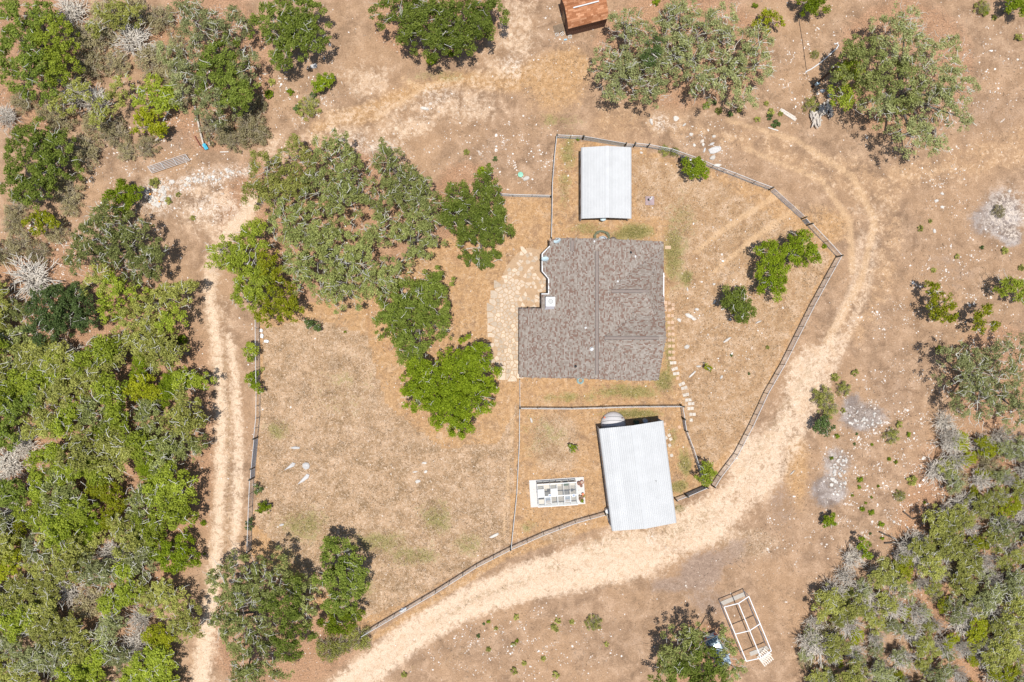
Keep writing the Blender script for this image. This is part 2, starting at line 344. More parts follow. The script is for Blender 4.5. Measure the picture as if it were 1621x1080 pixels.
def ground_material():
    t = NT("dry_ground"); co = t.coord()
    n_big = t.noise(co, 0.10, 3.0); n_mid = t.noise(co, 0.55, 5.0, 0.62, 0.5); n_s = t.noise(co, 2.0, 5.0, 0.7, 0.6); n_f = t.noise(co, 6.5, 4.0, 0.65)
    def edge(name, a=0.9, b=0.8, lo=0.35, hi=0.7):
        v = t.math('ADD', t.attr("m_" + name), t.math('MULTIPLY_ADD', n_s, a, -a / 2))
        v = t.math('ADD', v, t.math('MULTIPLY_ADD', n_mid, b, -b / 2))
        # nothing where the mask itself is nil
        return t.math('MULTIPLY', t.step(v, lo, hi), t.step(t.attr("m_" + name), 0.0, 0.18))
    d = t.ramp(n_mid, [(0.30, (0.20, 0.126, 0.078)), (0.50, (0.32, 0.206, 0.128)), (0.70, (0.44, 0.297, 0.195))])
    d = t.mix(t.math('MULTIPLY', t.step(n_big, 0.42, 0.62), 0.5), d, (0.39, 0.242, 0.138))
    d = t.mix(t.math('MULTIPLY', t.step(n_s, 0.52, 0.68), 0.4), d, (0.47, 0.33, 0.225))
    d = t.mix(t.math('MULTIPLY', edge("litter", .8, .8, .35, .8), 0.5), d, t.ramp(n_f, [(0.35, (0.21, 0.108, 0.06)), (0.65, (0.47, 0.25, 0.14))]))
    d = t.mix(t.math('MULTIPLY', edge("gold", .8, 1.2, .30, .9), 0.85), d, t.ramp(n_s, [(0.28, (0.275, 0.152, 0.060)), (0.48, (0.41, 0.240, 0.110)), (0.72, (0.55, 0.360, 0.200))]))
    d = t.mix(t.math('MULTIPLY', edge("dark", .9, 1.2, .30, .85), 0.7), d, t.ramp(n_s, [(0.3, (0.175, 0.115, 0.082)), (0.7, (0.33, 0.23, 0.165))]))
    # matted pale straw in the lawn, thin olive hints, worn soil between
    se = edge("straw", .5, .8, .3, .65)
    d = t.mix(t.math('MULTIPLY', se, 0.7), d, t.ramp(n_mid, [(0.33, (0.175, 0.115, 0.060)), (0.48, (0.30, 0.197, 0.115)), (0.62, (0.44, 0.305, 0.20))]))
    st = t.math('MULTIPLY', se, t.step(t.noise(co, 3.2, 4.0, 0.75, 1.4), 0.50, 0.63))
    d = t.mix(t.math('MULTIPLY', st, 0.8), d, (0.57, 0.43, 0.31))
    sd = t.math('MULTIPLY', se, t.step(t.noise(co, 2.7, 4.0, 0.75, 1.2), 0.56, 0.68))
    d = t.mix(t.math('MULTIPLY', sd, 0.6), d, (0.19, 0.12, 0.058))
    sb = t.math('MULTIPLY', t.math('MAXIMUM', se, edge("gold", .8, 1.2, .30, .9)), t.step(t.noise(co, 0.8, 6.0, 0.75, 1.2), 0.52, 0.64))
    d = t.mix(t.math('MULTIPLY', sb, 0.35), d, (0.56, 0.42, 0.30))
    # thatch: dark brown dead tufts in loose drifts over the open dirt
    th = t.math('MULTIPLY', t.step(t.noise(co, 0.22, 4.0, 0.6, 0.6), 0.47, 0.60), t.step(t.noise(co, 1.9, 5.0, 0.75, 0.9), 0.51, 0.63))
    d = t.mix(t.math('MULTIPLY', th, 0.6), d, (0.19, 0.125, 0.078))
    gr = edge("green", 1.3, 1.4, .22, .80)
    d = t.mix(t.math('MULTIPLY', gr, 0.85), d, t.ramp(n_s, [(0.32, (0.150, 0.148, 0.036)), (0.68, (0.30, 0.25, 0.105))]))
    d = t.mix(t.math('MULTIPLY', edge("track", .7, .7, .25, .9), 0.55), d, (0.56, 0.375, 0.215))
    rd = edge("road", 1.3, 1.1, .24, .84)
    rc = t.ramp(n_s, [(0.28, (0.44, 0.305, 0.198)), (0.46, (0.555, 0.410, 0.285)), (0.7, (0.63, 0.49, 0.365))])
    rc = t.mix(t.math('MULTIPLY', t.step(n_mid, 0.50, 0.68), 0.6), rc, (0.54, 0.37, 0.235))
    d = t.mix(rd, d, rc)
    sp = t.math('MULTIPLY', rd, t.step(t.noise(co, 2.2, 5.0, 0.8, 0.8), 0.58, 0.66))
    d = t.mix(t.math('MULTIPLY', sp, 0.7), d, (0.30, 0.195, 0.105))
    d = t.mix(t.math('MULTIPLY', edge("smear", 1.0, 1.2, .28, .8), 0.75), d, t.ramp(n_s, [(0.3, (0.21, 0.145, 0.11)), (0.7, (0.36, 0.26, 0.195))]))
    d = t.mix(t.math('MULTIPLY', t.math('MULTIPLY', t.attr("m_rut"), t.step(n_s, .35, .55)), 0.5), d, (0.64, 0.49, 0.355))
    wdm = t.math('MULTIPLY', t.attr("m_weed"), t.step(t.noise(co, 1.6, 5.0, 0.8, 0.6), 0.47, 0.58))
    d = t.mix(t.math('MULTIPLY', wdm, 0.75), d, (0.27, 0.185, 0.095))
    ah = edge("ash", .8, .9, .30, .9)
    d = t.mix(t.math('MULTIPLY', ah, 0.8), d, t.ramp(n_mid, [(0.32, (0.125, 0.105, 0.098)), (0.5, (0.205, 0.178, 0.168)), (0.66, (0.38, 0.35, 0.335))]))
    wh = t.math('MULTIPLY', t.attr("m_white"), t.step(t.noise(co, 2.0, 5.0, 0.8, 0.7), 0.43, 0.58))
    d = t.mix(wh, d, t.ramp(n_f, [(0.35, (0.50, 0.40, 0.31)), (0.6, (0.68, 0.59, 0.50))]))
    vo = t.node("TexVoronoi"); t.put(vo.inputs["Vector"], co); vo.inputs["Scale"].default_value = 1.7; vo.inputs["Randomness"].default_value = 1.0
    ch = t.step(vo.outputs["Distance"], 0.16, 0.09)
    d = t.mix(t.math('MULTIPLY', ch, t.math('MULTIPLY', t.step(n_mid, 0.48, 0.62), 0.5)), d, (0.62, 0.52, 0.43))
    ck = t.step(t.noise(co, 4.0, 4.0, 0.75), 0.62, 0.72)
    d = t.mix(t.math('MULTIPLY', ck, 0.45), d, (0.16, 0.10, 0.06))
    g = t.math('MULTIPLY_ADD', n_f, 1.3, 0.34)
    cc = t.node("CombineColor"); [t.put(cc.inputs[i], g) for i in range(3)]
    d = t.mix(1.0, d, cc.outputs[0], 'MULTIPLY')
    h = t.math('ADD', n_f, t.math('MULTIPLY', n_s, 1.5))
    return t.done(t.bsdf(d, 0.95, 0.0, 0.1, t.bump(h, 0.5, 0.05)))
me.materials.append(ground_material())
# ------------------------------------------------------------------ common materials
M_white = plain("white_paint", (0.62, 0.62, 0.61), 0.5, 0, 0.06, 2.0)
M_metal_roof = plain("white_roof_sheet", (0.51, 0.513, 0.51), 0.6, 0.0, 0.07, 0.8, 0.1, 0.04)
M_wallmetal = plain("grey_wall_sheet", (0.42, 0.46, 0.50), 0.5, 0.0, 0.08, 0.8)
M_galv = plain("galvanised_steel", (0.52, 0.53, 0.54), 0.5, 0.15, 0.12, 6.0, 0.5)
M_steel = plain("dull_steel", (0.22, 0.23, 0.23), 0.55, 0.5, 0.2, 8.0)
M_dark = plain("dark_opening", (0.03, 0.03, 0.032), 0.6, 0, 0.3)
M_wood = plain("bare_timber", (0.36, 0.25, 0.15), 0.8, 0, 0.25, 5.0)
M_postwood = plain("weathered_post", (0.075, 0.07, 0.055), 0.85, 0, 0.3, 9.0)
M_bleached = plain("bleached_wood", (0.50, 0.445, 0.385), 0.85, 0, 0.3, 6.0, orand=0.15)
M_conc = plain("pale_concrete", (0.60, 0.57, 0.52), 0.85, 0, 0.08, 2.0)
M_siding = plain("cream_siding", (0.66, 0.62, 0.56), 0.7, 0, 0.08, 2.0)
M_rubber = plain("black_rubber", (0.025, 0.025, 0.027), 0.7, 0, 0.3)
M_glassy = plain("window_glass_dark", (0.06, 0.08, 0.10), 0.08, 0, 0.1, 1.0, 0.6)
M_dish = plain("pale_blue_dish", (0.55, 0.68, 0.72), 0.45, 0, 0.05)
M_dirtconc = plain("tan_slab", (0.50, 0.36, 0.23), 0.85, 0, 0.12)

def clip_poly(poly, nx_, ny_, d):
    """keep the side where nx*x + ny*y <= d"""
    out = []
    for i in range(len(poly)):
        a, b = poly[i], poly[(i + 1) % len(poly)]
        da = nx_ * a[0] + ny_ * a[1] - d; db = nx_ * b[0] + ny_ * b[1] - d
        if da <= 0: out.append(a)
        if (da < 0 < db) or (db < 0 < da):
            k = da / (da - db); out.append((a[0] + (b[0] - a[0]) * k, a[1] + (b[1] - a[1]) * k))
    return out

# ------------------------------------------------------------------ house
EAVE = 2.7
HP = [(870, 381), (884, 380), (920, 381), (1050, 383), (1050, 487), (1049, 530), (1042, 601), (1008, 602), (927, 598), (822, 597), (822, 489), (857, 489), (857, 466), (868, 466),
      (868, 442), (858, 430), (858, 403), (870, 391)]
HW = [tuple(W(x, y, EAVE)[:2]) for x, y in HP]
ux = lambda x: W(x, 0, EAVE).x
uy = lambda y: W(0, y, EAVE).y
RX = W(945, 0, 4.6).x; RY1 = W(0, 461, 4.3).y; RY2 = W(0, 535, 4.4).y; RX3 = W(906, 0, 4.2).x
xl, xr = ux(822), ux(1050)
sl_l = 1.85 / (RX - xl); sl_r = 1.85 / (xr - RX)
yt, yb = uy(383), uy(601)
PLANES = {   # name: (function, drain axis 0=x 1=y, sign of drain)
    "mainl": (lambda x, y: EAVE + 1.85 - sl_l * (RX - x), 0, -1),
    "mainr": (lambda x, y: EAVE + 1.85 - sl_r * (x - RX), 0, 1),
    "a_n": (lambda x, y: np.minimum(4.28 - 0.30 * (y - RY1), EAVE + 0.62 * (xr - x) + 0.05) - 99 * (x < RX), 1, 1),
    "a_s": (lambda x, y: np.minimum(4.28 - 0.30 * (RY1 - y), EAVE + 0.62 * (xr - x) + 0.05) - 99 * (x < RX), 1, -1),
    "b_n": (lambda x, y: 4.40 - 0.33 * (y - RY2) - 99 * (x < RX), 1, 1),
    "b_s": (lambda x, y: 4.40 - 0.33 * (RY2 - y) - 99 * (x < RX), 1, -1),
    "c_l": (lambda x, y: 4.22 - 0.30 * (RX3 - x) - .13 * (yt - y), 0, -1),
    "c_r": (lambda x, y: 4.22 - 0.30 * (x - RX3) - .13 * (yt - y), 0, 1),
}
def roof_z(x, y):
    x = np.asarray(x, float); y = np.asarray(y, float)
    ml = np.minimum(PLANES["mainl"][0](x, y), PLANES["mainr"][0](x, y))
    a = np.minimum(PLANES["a_n"][0](x, y), PLANES["a_s"][0](x, y))
    b = np.minimum(PLANES["b_n"][0](x, y), PLANES["b_s"][0](x, y))
    c = np.minimum(PLANES["c_l"][0](x, y), PLANES["c_r"][0](x, y))
    return np.maximum(np.maximum(ml, a), np.maximum(b, c))
def roof_dir(x, y):
    """which way the roof drains at a point"""
    e = 0.06
    gx_ = roof_z(x + e, y) - roof_z(x - e, y); gy_ = roof_z(x, y + e) - roof_z(x, y - e)
    ax = (np.abs(gy_) > np.abs(gx_)).astype(int)
    sg = np.where(ax == 0, -np.sign(gx_), -np.sign(gy_))
    return ax, sg

hc = W(940, 500, 0)
house = thing("ranch_house", "large house with brown and taupe shingle roof, bay eave and white chimney", "house", hc)
# walls follow the eave line set in by the overhang, up to the roof
def inset(poly, d):
    n = len(poly); ar = sum(poly[i][0] * poly[(i+1) % n][1] - poly[(i+1) % n][0] * poly[i][1] for i in range(n)); sg = 1 if ar > 0 else -1
    out = []
    for i in range(n):
        p0, p1, p2 = [Vector(poly[j % n]) for j in (i - 1, i, i + 1)]
        d1 = (p1 - p0).normalized(); d2 = (p2 - p1).normalized()
        n1 = Vector((-d1.y, d1.x)) * sg; n2 = Vector((-d2.y, d2.x)) * sg
        b = (n1 + n2); b = b / max(b.dot(n1), 0.3)
        q = p1 + b * d; out.append((q.x, q.y))
    return out
HI = inset(HW, 0.40)
wall = MB()
for i in range(len(HI)):
    a, b = Vector(HI[i]), Vector(HI[(i + 1) % len(HI)]); n = max(1, int((b - a).length / 0.5))
    for k in range(n):
        p, q = a.lerp(b, k / n), a.lerp(b, (k + 1) / n)
        zp, zq = float(roof_z(p.x, p.y)) - 0.06, float(roof_z(q.x, q.y)) - 0.06
        wall.add([(p.x, p.y, 0), (q.x, q.y, 0), (q.x, q.y, zq), (p.x, p.y, zp)], [(0, 1, 2, 3)])
wall_o = part(house, "wall", wall, M_siding)
# windows and doors in the outer walls
def wall_panel(i, u, w, z0, z1, name, mat, frame=True):
    a, b = Vector(HI[i]), Vector(HI[(i + 1) % len(HI)]); d = (b - a).normalized(); nrm = Vector((d.y, -d.x))
    n_ = len(HW); ar = sum(HW[k][0] * HW[(k+1) % n_][1] - HW[(k+1) % n_][0] * HW[k][1] for k in range(n_))
    if ar < 0: nrm = -nrm
    c = a.lerp(b, u) + nrm * 0.03; p, q = c - d * w / 2, c + d * w / 2
    m = MB(); m.bar((p.x, p.y, (z0 + z1) / 2), (q.x, q.y, (z0 + z1) / 2), 0.04, z1 - z0); o = part(house, name, m, mat)
    if frame:
        f = MB(); n2 = nrm * 0.03
        for zz in (z0, z1): f.bar((p.x + n2.x, p.y + n2.y, zz), (q.x + n2.x, q.y + n2.y, zz), 0.05, 0.08)
        for e in (p, q, (p + q) / 2): f.bar((e.x + n2.x, e.y + n2.y, z0), (e.x + n2.x, e.y + n2.y, z1), 0.05, 0.05)
        part(o, "window_frame", f, M_white)
for i, u in ((2, .25), (2, .7), (3, .3), (3, .75), (6, .5), (8, .3), (8, .75), (9, .3), (9, .7), (15, .5), (13, .5)):
    wall_panel(i, u, 1.2, 0.95, 2.15, "window", M_glassy)
wall_panel(2, 0.48, 0.95, 0.1, 2.1, "door", M_white, False); wall_panel(8, 0.52, 0.95, 0.1, 2.1, "door", M_wood, False)

# roof deck with thickness
g = 0.12; x0, x1 = min(p[0] for p in HW), max(p[0] for p in HW); y0, y1 = min(p[1] for p in HW), max(p[1] for p in HW)
axx = np.arange(x0, x1 + g, g); ayy = np.arange(y0, y1 + g, g)
CXX, CYY = np.meshgrid(axx, ayy)
mid = in_poly(CXX[:-1, :-1] + g / 2, CYY[:-1, :-1] + g / 2, HW)
ZZ = roof_z(CXX, CYY)
deck = MB(); idx = {}
def dv(j, i, dz):
    k = (j, i, dz)
    if k not in idx: idx[k] = len(deck.v); deck.v.append((CXX[j, i], CYY[j, i], ZZ[j, i] + dz))
    return idx[k]
J, I = np.nonzero(mid)
for j, i in zip(J, I):
    deck.f.append((dv(j, i, 0), dv(j, i + 1, 0), dv(j + 1, i + 1, 0), dv(j + 1, i, 0)))
    deck.f.append((dv(j, i, -.05), dv(j + 1, i, -.05), dv(j + 1, i + 1, -.05), dv(j, i + 1, -.05)))
deck.c = [None] * len(deck.f)
M_deck = plain("roof_felt", (0.15, 0.12, 0.105), 0.9, 0, 0.15)
roof_o = part(house, "roof", deck, M_deck)
# shingle tabs: every course and tab is real, lapped and coloured one by one
srng = np.random.default_rng(3)
def shingles(axis):
    tabs = []
    course = 0.15
    lo, hi = ((x0, x1), (y0, y1))[axis]; lo2, hi2 = ((y0, y1), (x0, x1))[axis]
    for c in np.arange(lo, hi, course):
        p = lo2 - srng.random() * 0.4
        while p < hi2:
            w = srng.choice([0.12, 0.16, 0.20, 0.26, 0.34]); tabs.append((c, p, w)); p += w
    T = np.array(tabs); c, p, w = T.T
    cx_, cy_ = (c + course / 2, p + w / 2) if axis == 0 else (p + w / 2, c + course / 2)
    ax, sg = roof_dir(cx_, cy_)
    ok = in_poly(cx_, cy_, HW) & (ax == axis)
    c, p, w, sg = c[ok], p[ok], w[ok], sg[ok]
    c0 = np.where(sg > 0, c, c + course); c1 = np.where(sg > 0, c + course * 1.04, c - course * 0.04)   # c1 = lower edge
    lift0 = 0.008; lift1 = 0.022 + 0.016 * srng.random(len(c))
    def P(cc, pp, l):
        x, y = (cc, pp) if axis == 0 else (pp, cc)
        return np.stack([x, y, roof_z(x, y) + l], 1)
    a, b, d, e = P(c0, p, lift0), P(c0, p + w * .985, lift0), P(c1, p + w * .985, lift1), P(c1, p, lift1)
    h, k = P(c1, p + w * .985, -0.01), P(c1, p, -0.01)
    n = len(c); V = np.stack([a, b, d, e, h, k], 1).reshape(-1, 3)
    o = np.arange(n)[:, None] * 6
    F = np.concatenate([o + np.array([[0, 1, 2, 3]]), o + np.array([[3, 2, 4, 5]])])
    r = srng.random(n); t = np.where(r < 0.25, srng.uniform(0.0, 0.24, n), srng.uniform(0.36, 1.0, n))
    return V, F, np.concatenate([t, t])
M_shingle = tintmat("shingle", [(0.0, (0.205, 0.128, 0.098)), (0.25, (0.222, 0.152, 0.12)), (0.42, (0.255, 0.208, 0.172)), (0.75, (0.30, 0.256, 0.218)), (1.0, (0.36, 0.315, 0.275))], 0.95, 0.1)
for axis in (0, 1):
    V, F, tt = shingles(axis)
    V = V - np.array(hc)[None]
    o = bpy.data.objects.new("shingles", np_mesh("shingles", V, F, tt)); COL.objects.link(o)
    o.data.materials.append(M_shingle); o.parent = house; o["kind"] = "stuff"
M_ridge = plain("ridge_cap", (0.235, 0.19, 0.165), 0.9, 0, 0.15, 6.0)
def ridge_cap(p, q):
    p, q = Vector(p), Vector(q); d = (q - p).normalized(); s_ = Vector((-d.y, d.x)) * 0.17; n = int((q - p).length / 0.24); m = MB()
    for k in range(n):
        a, b = p.lerp(q, k / n), p.lerp(q, (k + 1.08) / n)
        for sg in (-1, 1):
            e, f = a + s_ * sg, b + s_ * sg
            za, zb = 0.075, 0.09
            m.add([(a.x, a.y, float(roof_z(a.x, a.y)) + za), (b.x, b.y, float(roof_z(b.x, b.y)) + zb),
                   (f.x, f.y, float(roof_z(f.x, f.y)) + zb - .01), (e.x, e.y, float(roof_z(e.x, e.y)) + za - .01),
                   (f.x, f.y, float(roof_z(f.x, f.y)) - .01), (e.x, e.y, float(roof_z(e.x, e.y)) - .01)], [(0, 1, 2, 3), (3, 2, 4, 5)])
    part(house, "ridge_cap", m, M_ridge)
    for sg in (-1, 1):
        m = MB(); e, f = p + s_ * sg * 1.12, q + s_ * sg * 1.12; k_ = max(2, int((q - p).length / .8))
        for k in range(k_):
            a, b = e.lerp(f, k / k_), e.lerp(f, (k + 1) / k_); m.bar((a.x, a.y, float(roof_z(a.x, a.y)) + .035), (b.x, b.y, float(roof_z(b.x, b.y)) + .035), .035, .05)
        part(house, "vent_slot", m, M_dark)
ridge_cap((RX, W(0, 398, 4.5).y), (RX, W(0, 593, 4.5).y))
ridge_cap((W(968, 0, 4.3).x, RY1), (W(1028, 0, 4.3).x, RY1))
ridge_cap((W(957, 0, 4.4).x, RY2), (W(1043, 0, 4.4).x, RY2))
ridge_cap((RX3, W(0, 381, 4.2).y), (RX3, W(0, 397, 4.2).y))
# ridge vents read as two dark slots along each cap
# fascia and gutters
def eave_strip(i, name, mat, wd_, ht, out=0.0, z_off=0.0):
    a, b = Vector(HW[i]), Vector(HW[(i + 1) % len(HW)]); n = max(1, int((b - a).length / 0.6)); m = MB()
    for k in range(n):
        p, q = a.lerp(b, k / n), a.lerp(b, (k + 1) / n)
        m.bar((p.x, p.y, float(roof_z(p.x, p.y)) - ht / 2 + z_off), (q.x, q.y, float(roof_z(q.x, q.y)) - ht / 2 + z_off), wd_, ht)
    part(house, name, m, mat)
M_fascia = plain("brown_fascia", (0.20, 0.16, 0.14), 0.7, 0, 0.1)
for i in range(len(HW)):
    if i in (12, 13, 14, 15, 16): eave_strip(i, "gutter", M_white, 0.13, 0.12, 0, 0.03)
    else: eave_strip(i, "fascia", M_fascia, 0.05, 0.17, 0, 0.01)
g2 = MB(); p, q = W(1050.6, 432, 2.75), W(1050.6, 486, 2.75); g2.bar(p, q, 0.12, 0.1); part(house, "gutter", g2, M_white)
# chimney with cap
ch = MB(); c = W(871, 478, 4.2); zb = float(roof_z(c.x, c.y))
ch.hexa([(c.x - .62, c.y - .98, zb - .5), (c.x + .5, c.y - .98, zb - .5), (c.x + .5, c.y + .5, zb - .5), (c.x - .62, c.y + .5, zb - .5)], [(c.x - .49, c.y - .49, 4.75), (c.x + .49, c.y - .49, 4.75), (c.x + .49, c.y + .49, 4.75), (c.x - .49, c.y + .49, 4.75)]); cho = part(house, "chimney", ch, plain("pale_chimney", (0.70, 0.66, 0.68), 0.7, 0, 0.05))
cc = MB(); cc.box(c.x, c.y, 4.753, 4.83, 1.10, 1.10); part(cho, "chimney_cap", cc, M_white)
cc = MB(); cc.lathe((c.x + .02, c.y, 4.832), [(0.30, 0), (0.30, 0.14), (0.25, 0.16), (0.25, 0.03)], 20); part(cho, "flue", cc, plain("flue_grey", (0.42, 0.42, 0.41), 0.6))
# dishes
def dish(x, y, az, r=0.44):
    p = W(x, y, 3.9); zr = float(roof_z(p.x, p.y)); m = MB()
    d = Vector((math.cos(az), math.sin(az), 0.9)).normalized(); u = d.cross(Vector((0, 0, 1))).normalized(); v = u.cross(d)
    o = len(m.v); cen = p
    for ri, dep in ((0.0, -0.10), (0.5, -0.075), (1.0, 0.0)):
        for k in range(20):
            a = 2 * math.pi * k / 20; m.v.append(tuple(cen + (u * math.cos(a) * r * 1.0 + v * math.sin(a) * r * 1.08) * ri + d * dep))
    for i in range(2):
        for k in range(20):
            a, b = o + i * 20 + k, o + i * 20 + (k + 1) % 20; m.f.append((a, b, b + 20, a + 20)); m.c.append(None)
    t = thing("satellite_dish", "", "dish", (cen.x, cen.y, zr))
    part(t, "reflector", m, M_dish, smooth=True)
    a = MB(); foot = Vector((cen.x + 0.25, cen.y - 0.45, 0)); foot.z = float(roof_z(foot.x, foot.y))
    a.tube([cen - d * 0.1, Vector((foot.x, foot.y, cen.z - .2)), foot], 0.03, 6); part(t, "mount", a, M_steel)
    b = MB(); b.tube([cen - v * r * 0.9, cen + d * 0.45 - v * 0.12], 0.018, 5); b.box((cen + d * .45).x, (cen + d * .45).y, (cen + d * .45).z - .08, (cen + d * .45).z + .02, .08, .08); part(t, "feed_arm", b, M_steel)
    return t
tag(dish(882, 381, 2.2), "pale blue satellite dish at the roof's rounded top corner", "dish")
tag(dish(863, 410, 1.7), "pale blue satellite dish on the bay eave beside the patio", "dish")
# plumbing vents on the roof
for x, y, r, ht, mt in ((999.5, 399, 0.11, 0.3, M_rubber), (911.5, 580, 0.12, 0.35, M_rubber), (927, 519, 0.10, 0.25, M_white), (936.5, 552.5, 0.17, 0.45, M_galv), (1007, 405, 0.1, 0.08, M_white), (978, 445.5, 0.09, 0.1, M_white), (940.5, 383, 0.08, .1, M_white)):
    p = W(x, y, 4.1); zr = float(roof_z(p.x, p.y)); v = MB(); v.lathe((p.x, p.y, zr - .05), [(r * 1.5, 0), (r * 1.5, 0.07), (r, 0.09), (r, ht), (r * .7, ht + .04)], 10)
    part(house, "roof_vent", v, mt)

# ------------------------------------------------------------------ metal carport sheds with ribs running along the building
def rib_profile(a, b, n, h):
    """profile points (u, dz) across one sheet, n ribs"""
    pts = []; w = (b - a) / n
    for k in range(n):
        u = a + k * w
        pts += [(u, 0), (u + w * .62, 0), (u + w * .70, h), (u + w * .92, h)]
    return pts + [(b, 0)]

def ribbed_roof(t, o, ax, L, half_l, half_r, eave, rise, sheets, nrib, ridge_shift, curl):
    """o: ground centre of the ridge; ax: unit vector along the building; sheets a side"""
    sd = Vector((ax.y, -ax.x, 0))                       # to the right of ax
    for side, hw in ((-1, half_l), (1, half_r)):
        for k in range(sheets):
            a, b = hw * k / sheets, hw * (k + 1) / sheets + 0.02
            m = MB(); pts = rib_profile(a, b, nrib, 0.036)
            if k == sheets - 1 and curl:
                pts += [(hw + .10, -0.05), (hw + .17, -0.16), (hw + .19, -0.34)]
            lo, hi = [], []
            for u, dz in pts:
                z = eave + rise * (1 - min(u, hw) / hw) + dz + 0.004 * (k % 2)
                q = o + sd * (u * side) + Vector((0, 0, z)); lo.append(q - ax * L / 2); hi.append(q + ax * L / 2)
            n = len(pts); m.add(lo + hi, [(i, i + 1, n + i + 1, n + i) for i in range(n - 1)])
            part(t, "roof_sheet", m, M_metal_roof)
    m = MB()
    for side in (-1, 1):
        p = [o + sd * (side * u) + Vector((0, 0, eave + rise - abs(u) * rise / half_l + dz)) for u, dz in ((0, .06), (.22, .055))]
        m.add([p[0] - ax * L / 2, p[1] - ax * L / 2, p[1] + ax * L / 2, p[0] + ax * L / 2], [(0, 1, 2, 3)])
    part(t, "ridge_cap", m, M_metal_roof)
    return sd

# barn
TL, TR, BR, BL = W(950, 678.5, 2.9), W(1048, 667, 2.9), W(1069.5, 832, 2.9), W(970.5, 838, 2.9)
top, bot = (TL + TR) / 2, (BL + BR) / 2
ax = (top - bot); ax.z = 0; Lb = ax.length; ax.normalize()
o = (top + bot) / 2; o.z = 0; sdv = Vector((ax.y, -ax.x, 0))
o = o + sdv * 0.05
hwB = ((TR - TL).length + (BR - BL).length) / 4
barn = thing("metal_barn", "larger white ribbed-metal carport barn beside the caliche drive", "barn", o)
ribbed_roof(barn, o, ax, Lb, hwB, hwB, 2.75, 0.75, 4, 4, 0, True)
def barn_pt(u, v, z): return o + sdv * u + ax * v + Vector((0, 0, z))
for side in (-1, 1):
    for k in range(6):
        v = -Lb / 2 + 0.25 + (Lb - .5) * k / 5; m = MB(); m.tube([barn_pt(side * (hwB - .02), v, 0), barn_pt(side * (hwB - .02), v, 2.72)], 0.04, 6); part(barn, "leg", m, M_galv)
for k in range(6):
    v = -Lb / 2 + 0.25 + (Lb - .5) * k / 5; m = MB(); m.tube([barn_pt(-hwB + .02, v, 2.68), barn_pt(0, v, 3.42), barn_pt(hwB - .02, v, 2.68)], 0.035, 5); part(barn, "rafter", m, M_galv)
for side in (-1, 1):
    n = 12
    for k in range(n):                                        # side wall sheets, some left off
        if side == 1 and k in (3, 4): continue
        v0, v1 = -Lb / 2 + Lb * k / n + .01, -Lb / 2 + Lb * (k + 1) / n - .01; m = MB()
        zz = 2.6
        m.bar(barn_pt(side * (hwB + .05), v0, 1.3), barn_pt(side * (hwB + .05), v1, 1.3), 0.025, zz); part(barn, "wall_sheet", m, M_wallmetal)
for v in (Lb * .17, -Lb * .02, -Lb * .3):
    m = MB(); m.bar(barn_pt(-hwB - .09, v - .5, 1.5), barn_pt(-hwB - .09, v + .5, 1.5), 0.03, 0.9); part(barn, "window", m, M_glassy)
m = MB(); m.tube([barn_pt(2.0, -.8, 2.9), barn_pt(2.0, -.8, 3.4)], 0.05, 8); part(barn, "roof_vent", m, M_steel)

# small carport above the house
TL2, BR2 = W(920.5, 233, 2.7), W(1000, 346, 2.7)
o2 = Vector(((TL2.x + BR2.x) / 2, (TL2.y + BR2.y) / 2, 0)); L2 = TL2.y - BR2.y; hw2 = (BR2.x - TL2.x) / 2 - .15
cp = thing("metal_carport", "smaller white ribbed-metal carport with rounded eaves above the house", "carport", o2)
ax2 = Vector((0, 1, 0)); sd2 = ribbed_roof(cp, o2, ax2, L2, hw2, hw2, 2.6, 0.62, 4, 4, 0, True)
def cp_pt(u, v, z): return o2 + sd2 * u + ax2 * v + Vector((0, 0, z))
for side in (-1, 1):
    for k in range(5):
        v = -L2 / 2 + .15 + (L2 - .3) * k / 4; m = MB(); m.tube([cp_pt(side * (hw2 + .02), v, 0), cp_pt(side * (hw2 + .02), v, 2.55)], 0.045, 6); part(cp, "leg", m, M_galv)
for k in range(5):
    v = -L2 / 2 + .15 + (L2 - .3) * k / 4; m = MB(); m.tube([cp_pt(-hw2, v, 2.5), cp_pt(0, v, 3.12), cp_pt(hw2, v, 2.5)], 0.035, 5); part(cp, "rafter", m, M_galv)
n = 9
for k in range(n):
    v0, v1 = -L2 / 2 + L2 * k / n + .02, -L2 / 2 + L2 * (k + 1) / n - .02; m = MB()
    m.bar(cp_pt(-hw2 - .08, v0, 1.2), cp_pt(-hw2 - .08, v1, 1.2), 0.03, 2.3); part(cp, "wall_sheet", m, M_steel if k % 2 else M_wallmetal)
m = MB(); m.bar(cp_pt(-hw2, -L2 / 2 + .3, 2.5), cp_pt(hw2, -L2 / 2 + .3, 2.5), 0.08, 0.16); part(cp, "header_beam", m, M_steel)
m = MB(); m.bar(cp_pt(-1.5, -L2 / 2 + .22, 2.62), cp_pt(1.1, -L2 / 2 + .22, 2.62), 0.12, 0.2); part(cp, "timber_beam", m, M_wood)
for u in (hw2 - .4, -hw2 + .2):
    m = MB(); m.tube([cp_pt(u, -L2 / 2 + .25, 1.6), cp_pt(u + (.35 if u > 0 else -.15), -L2 / 2 + .2, 2.45)], 0.03, 5); part(cp, "knee_brace", m, M_galv)
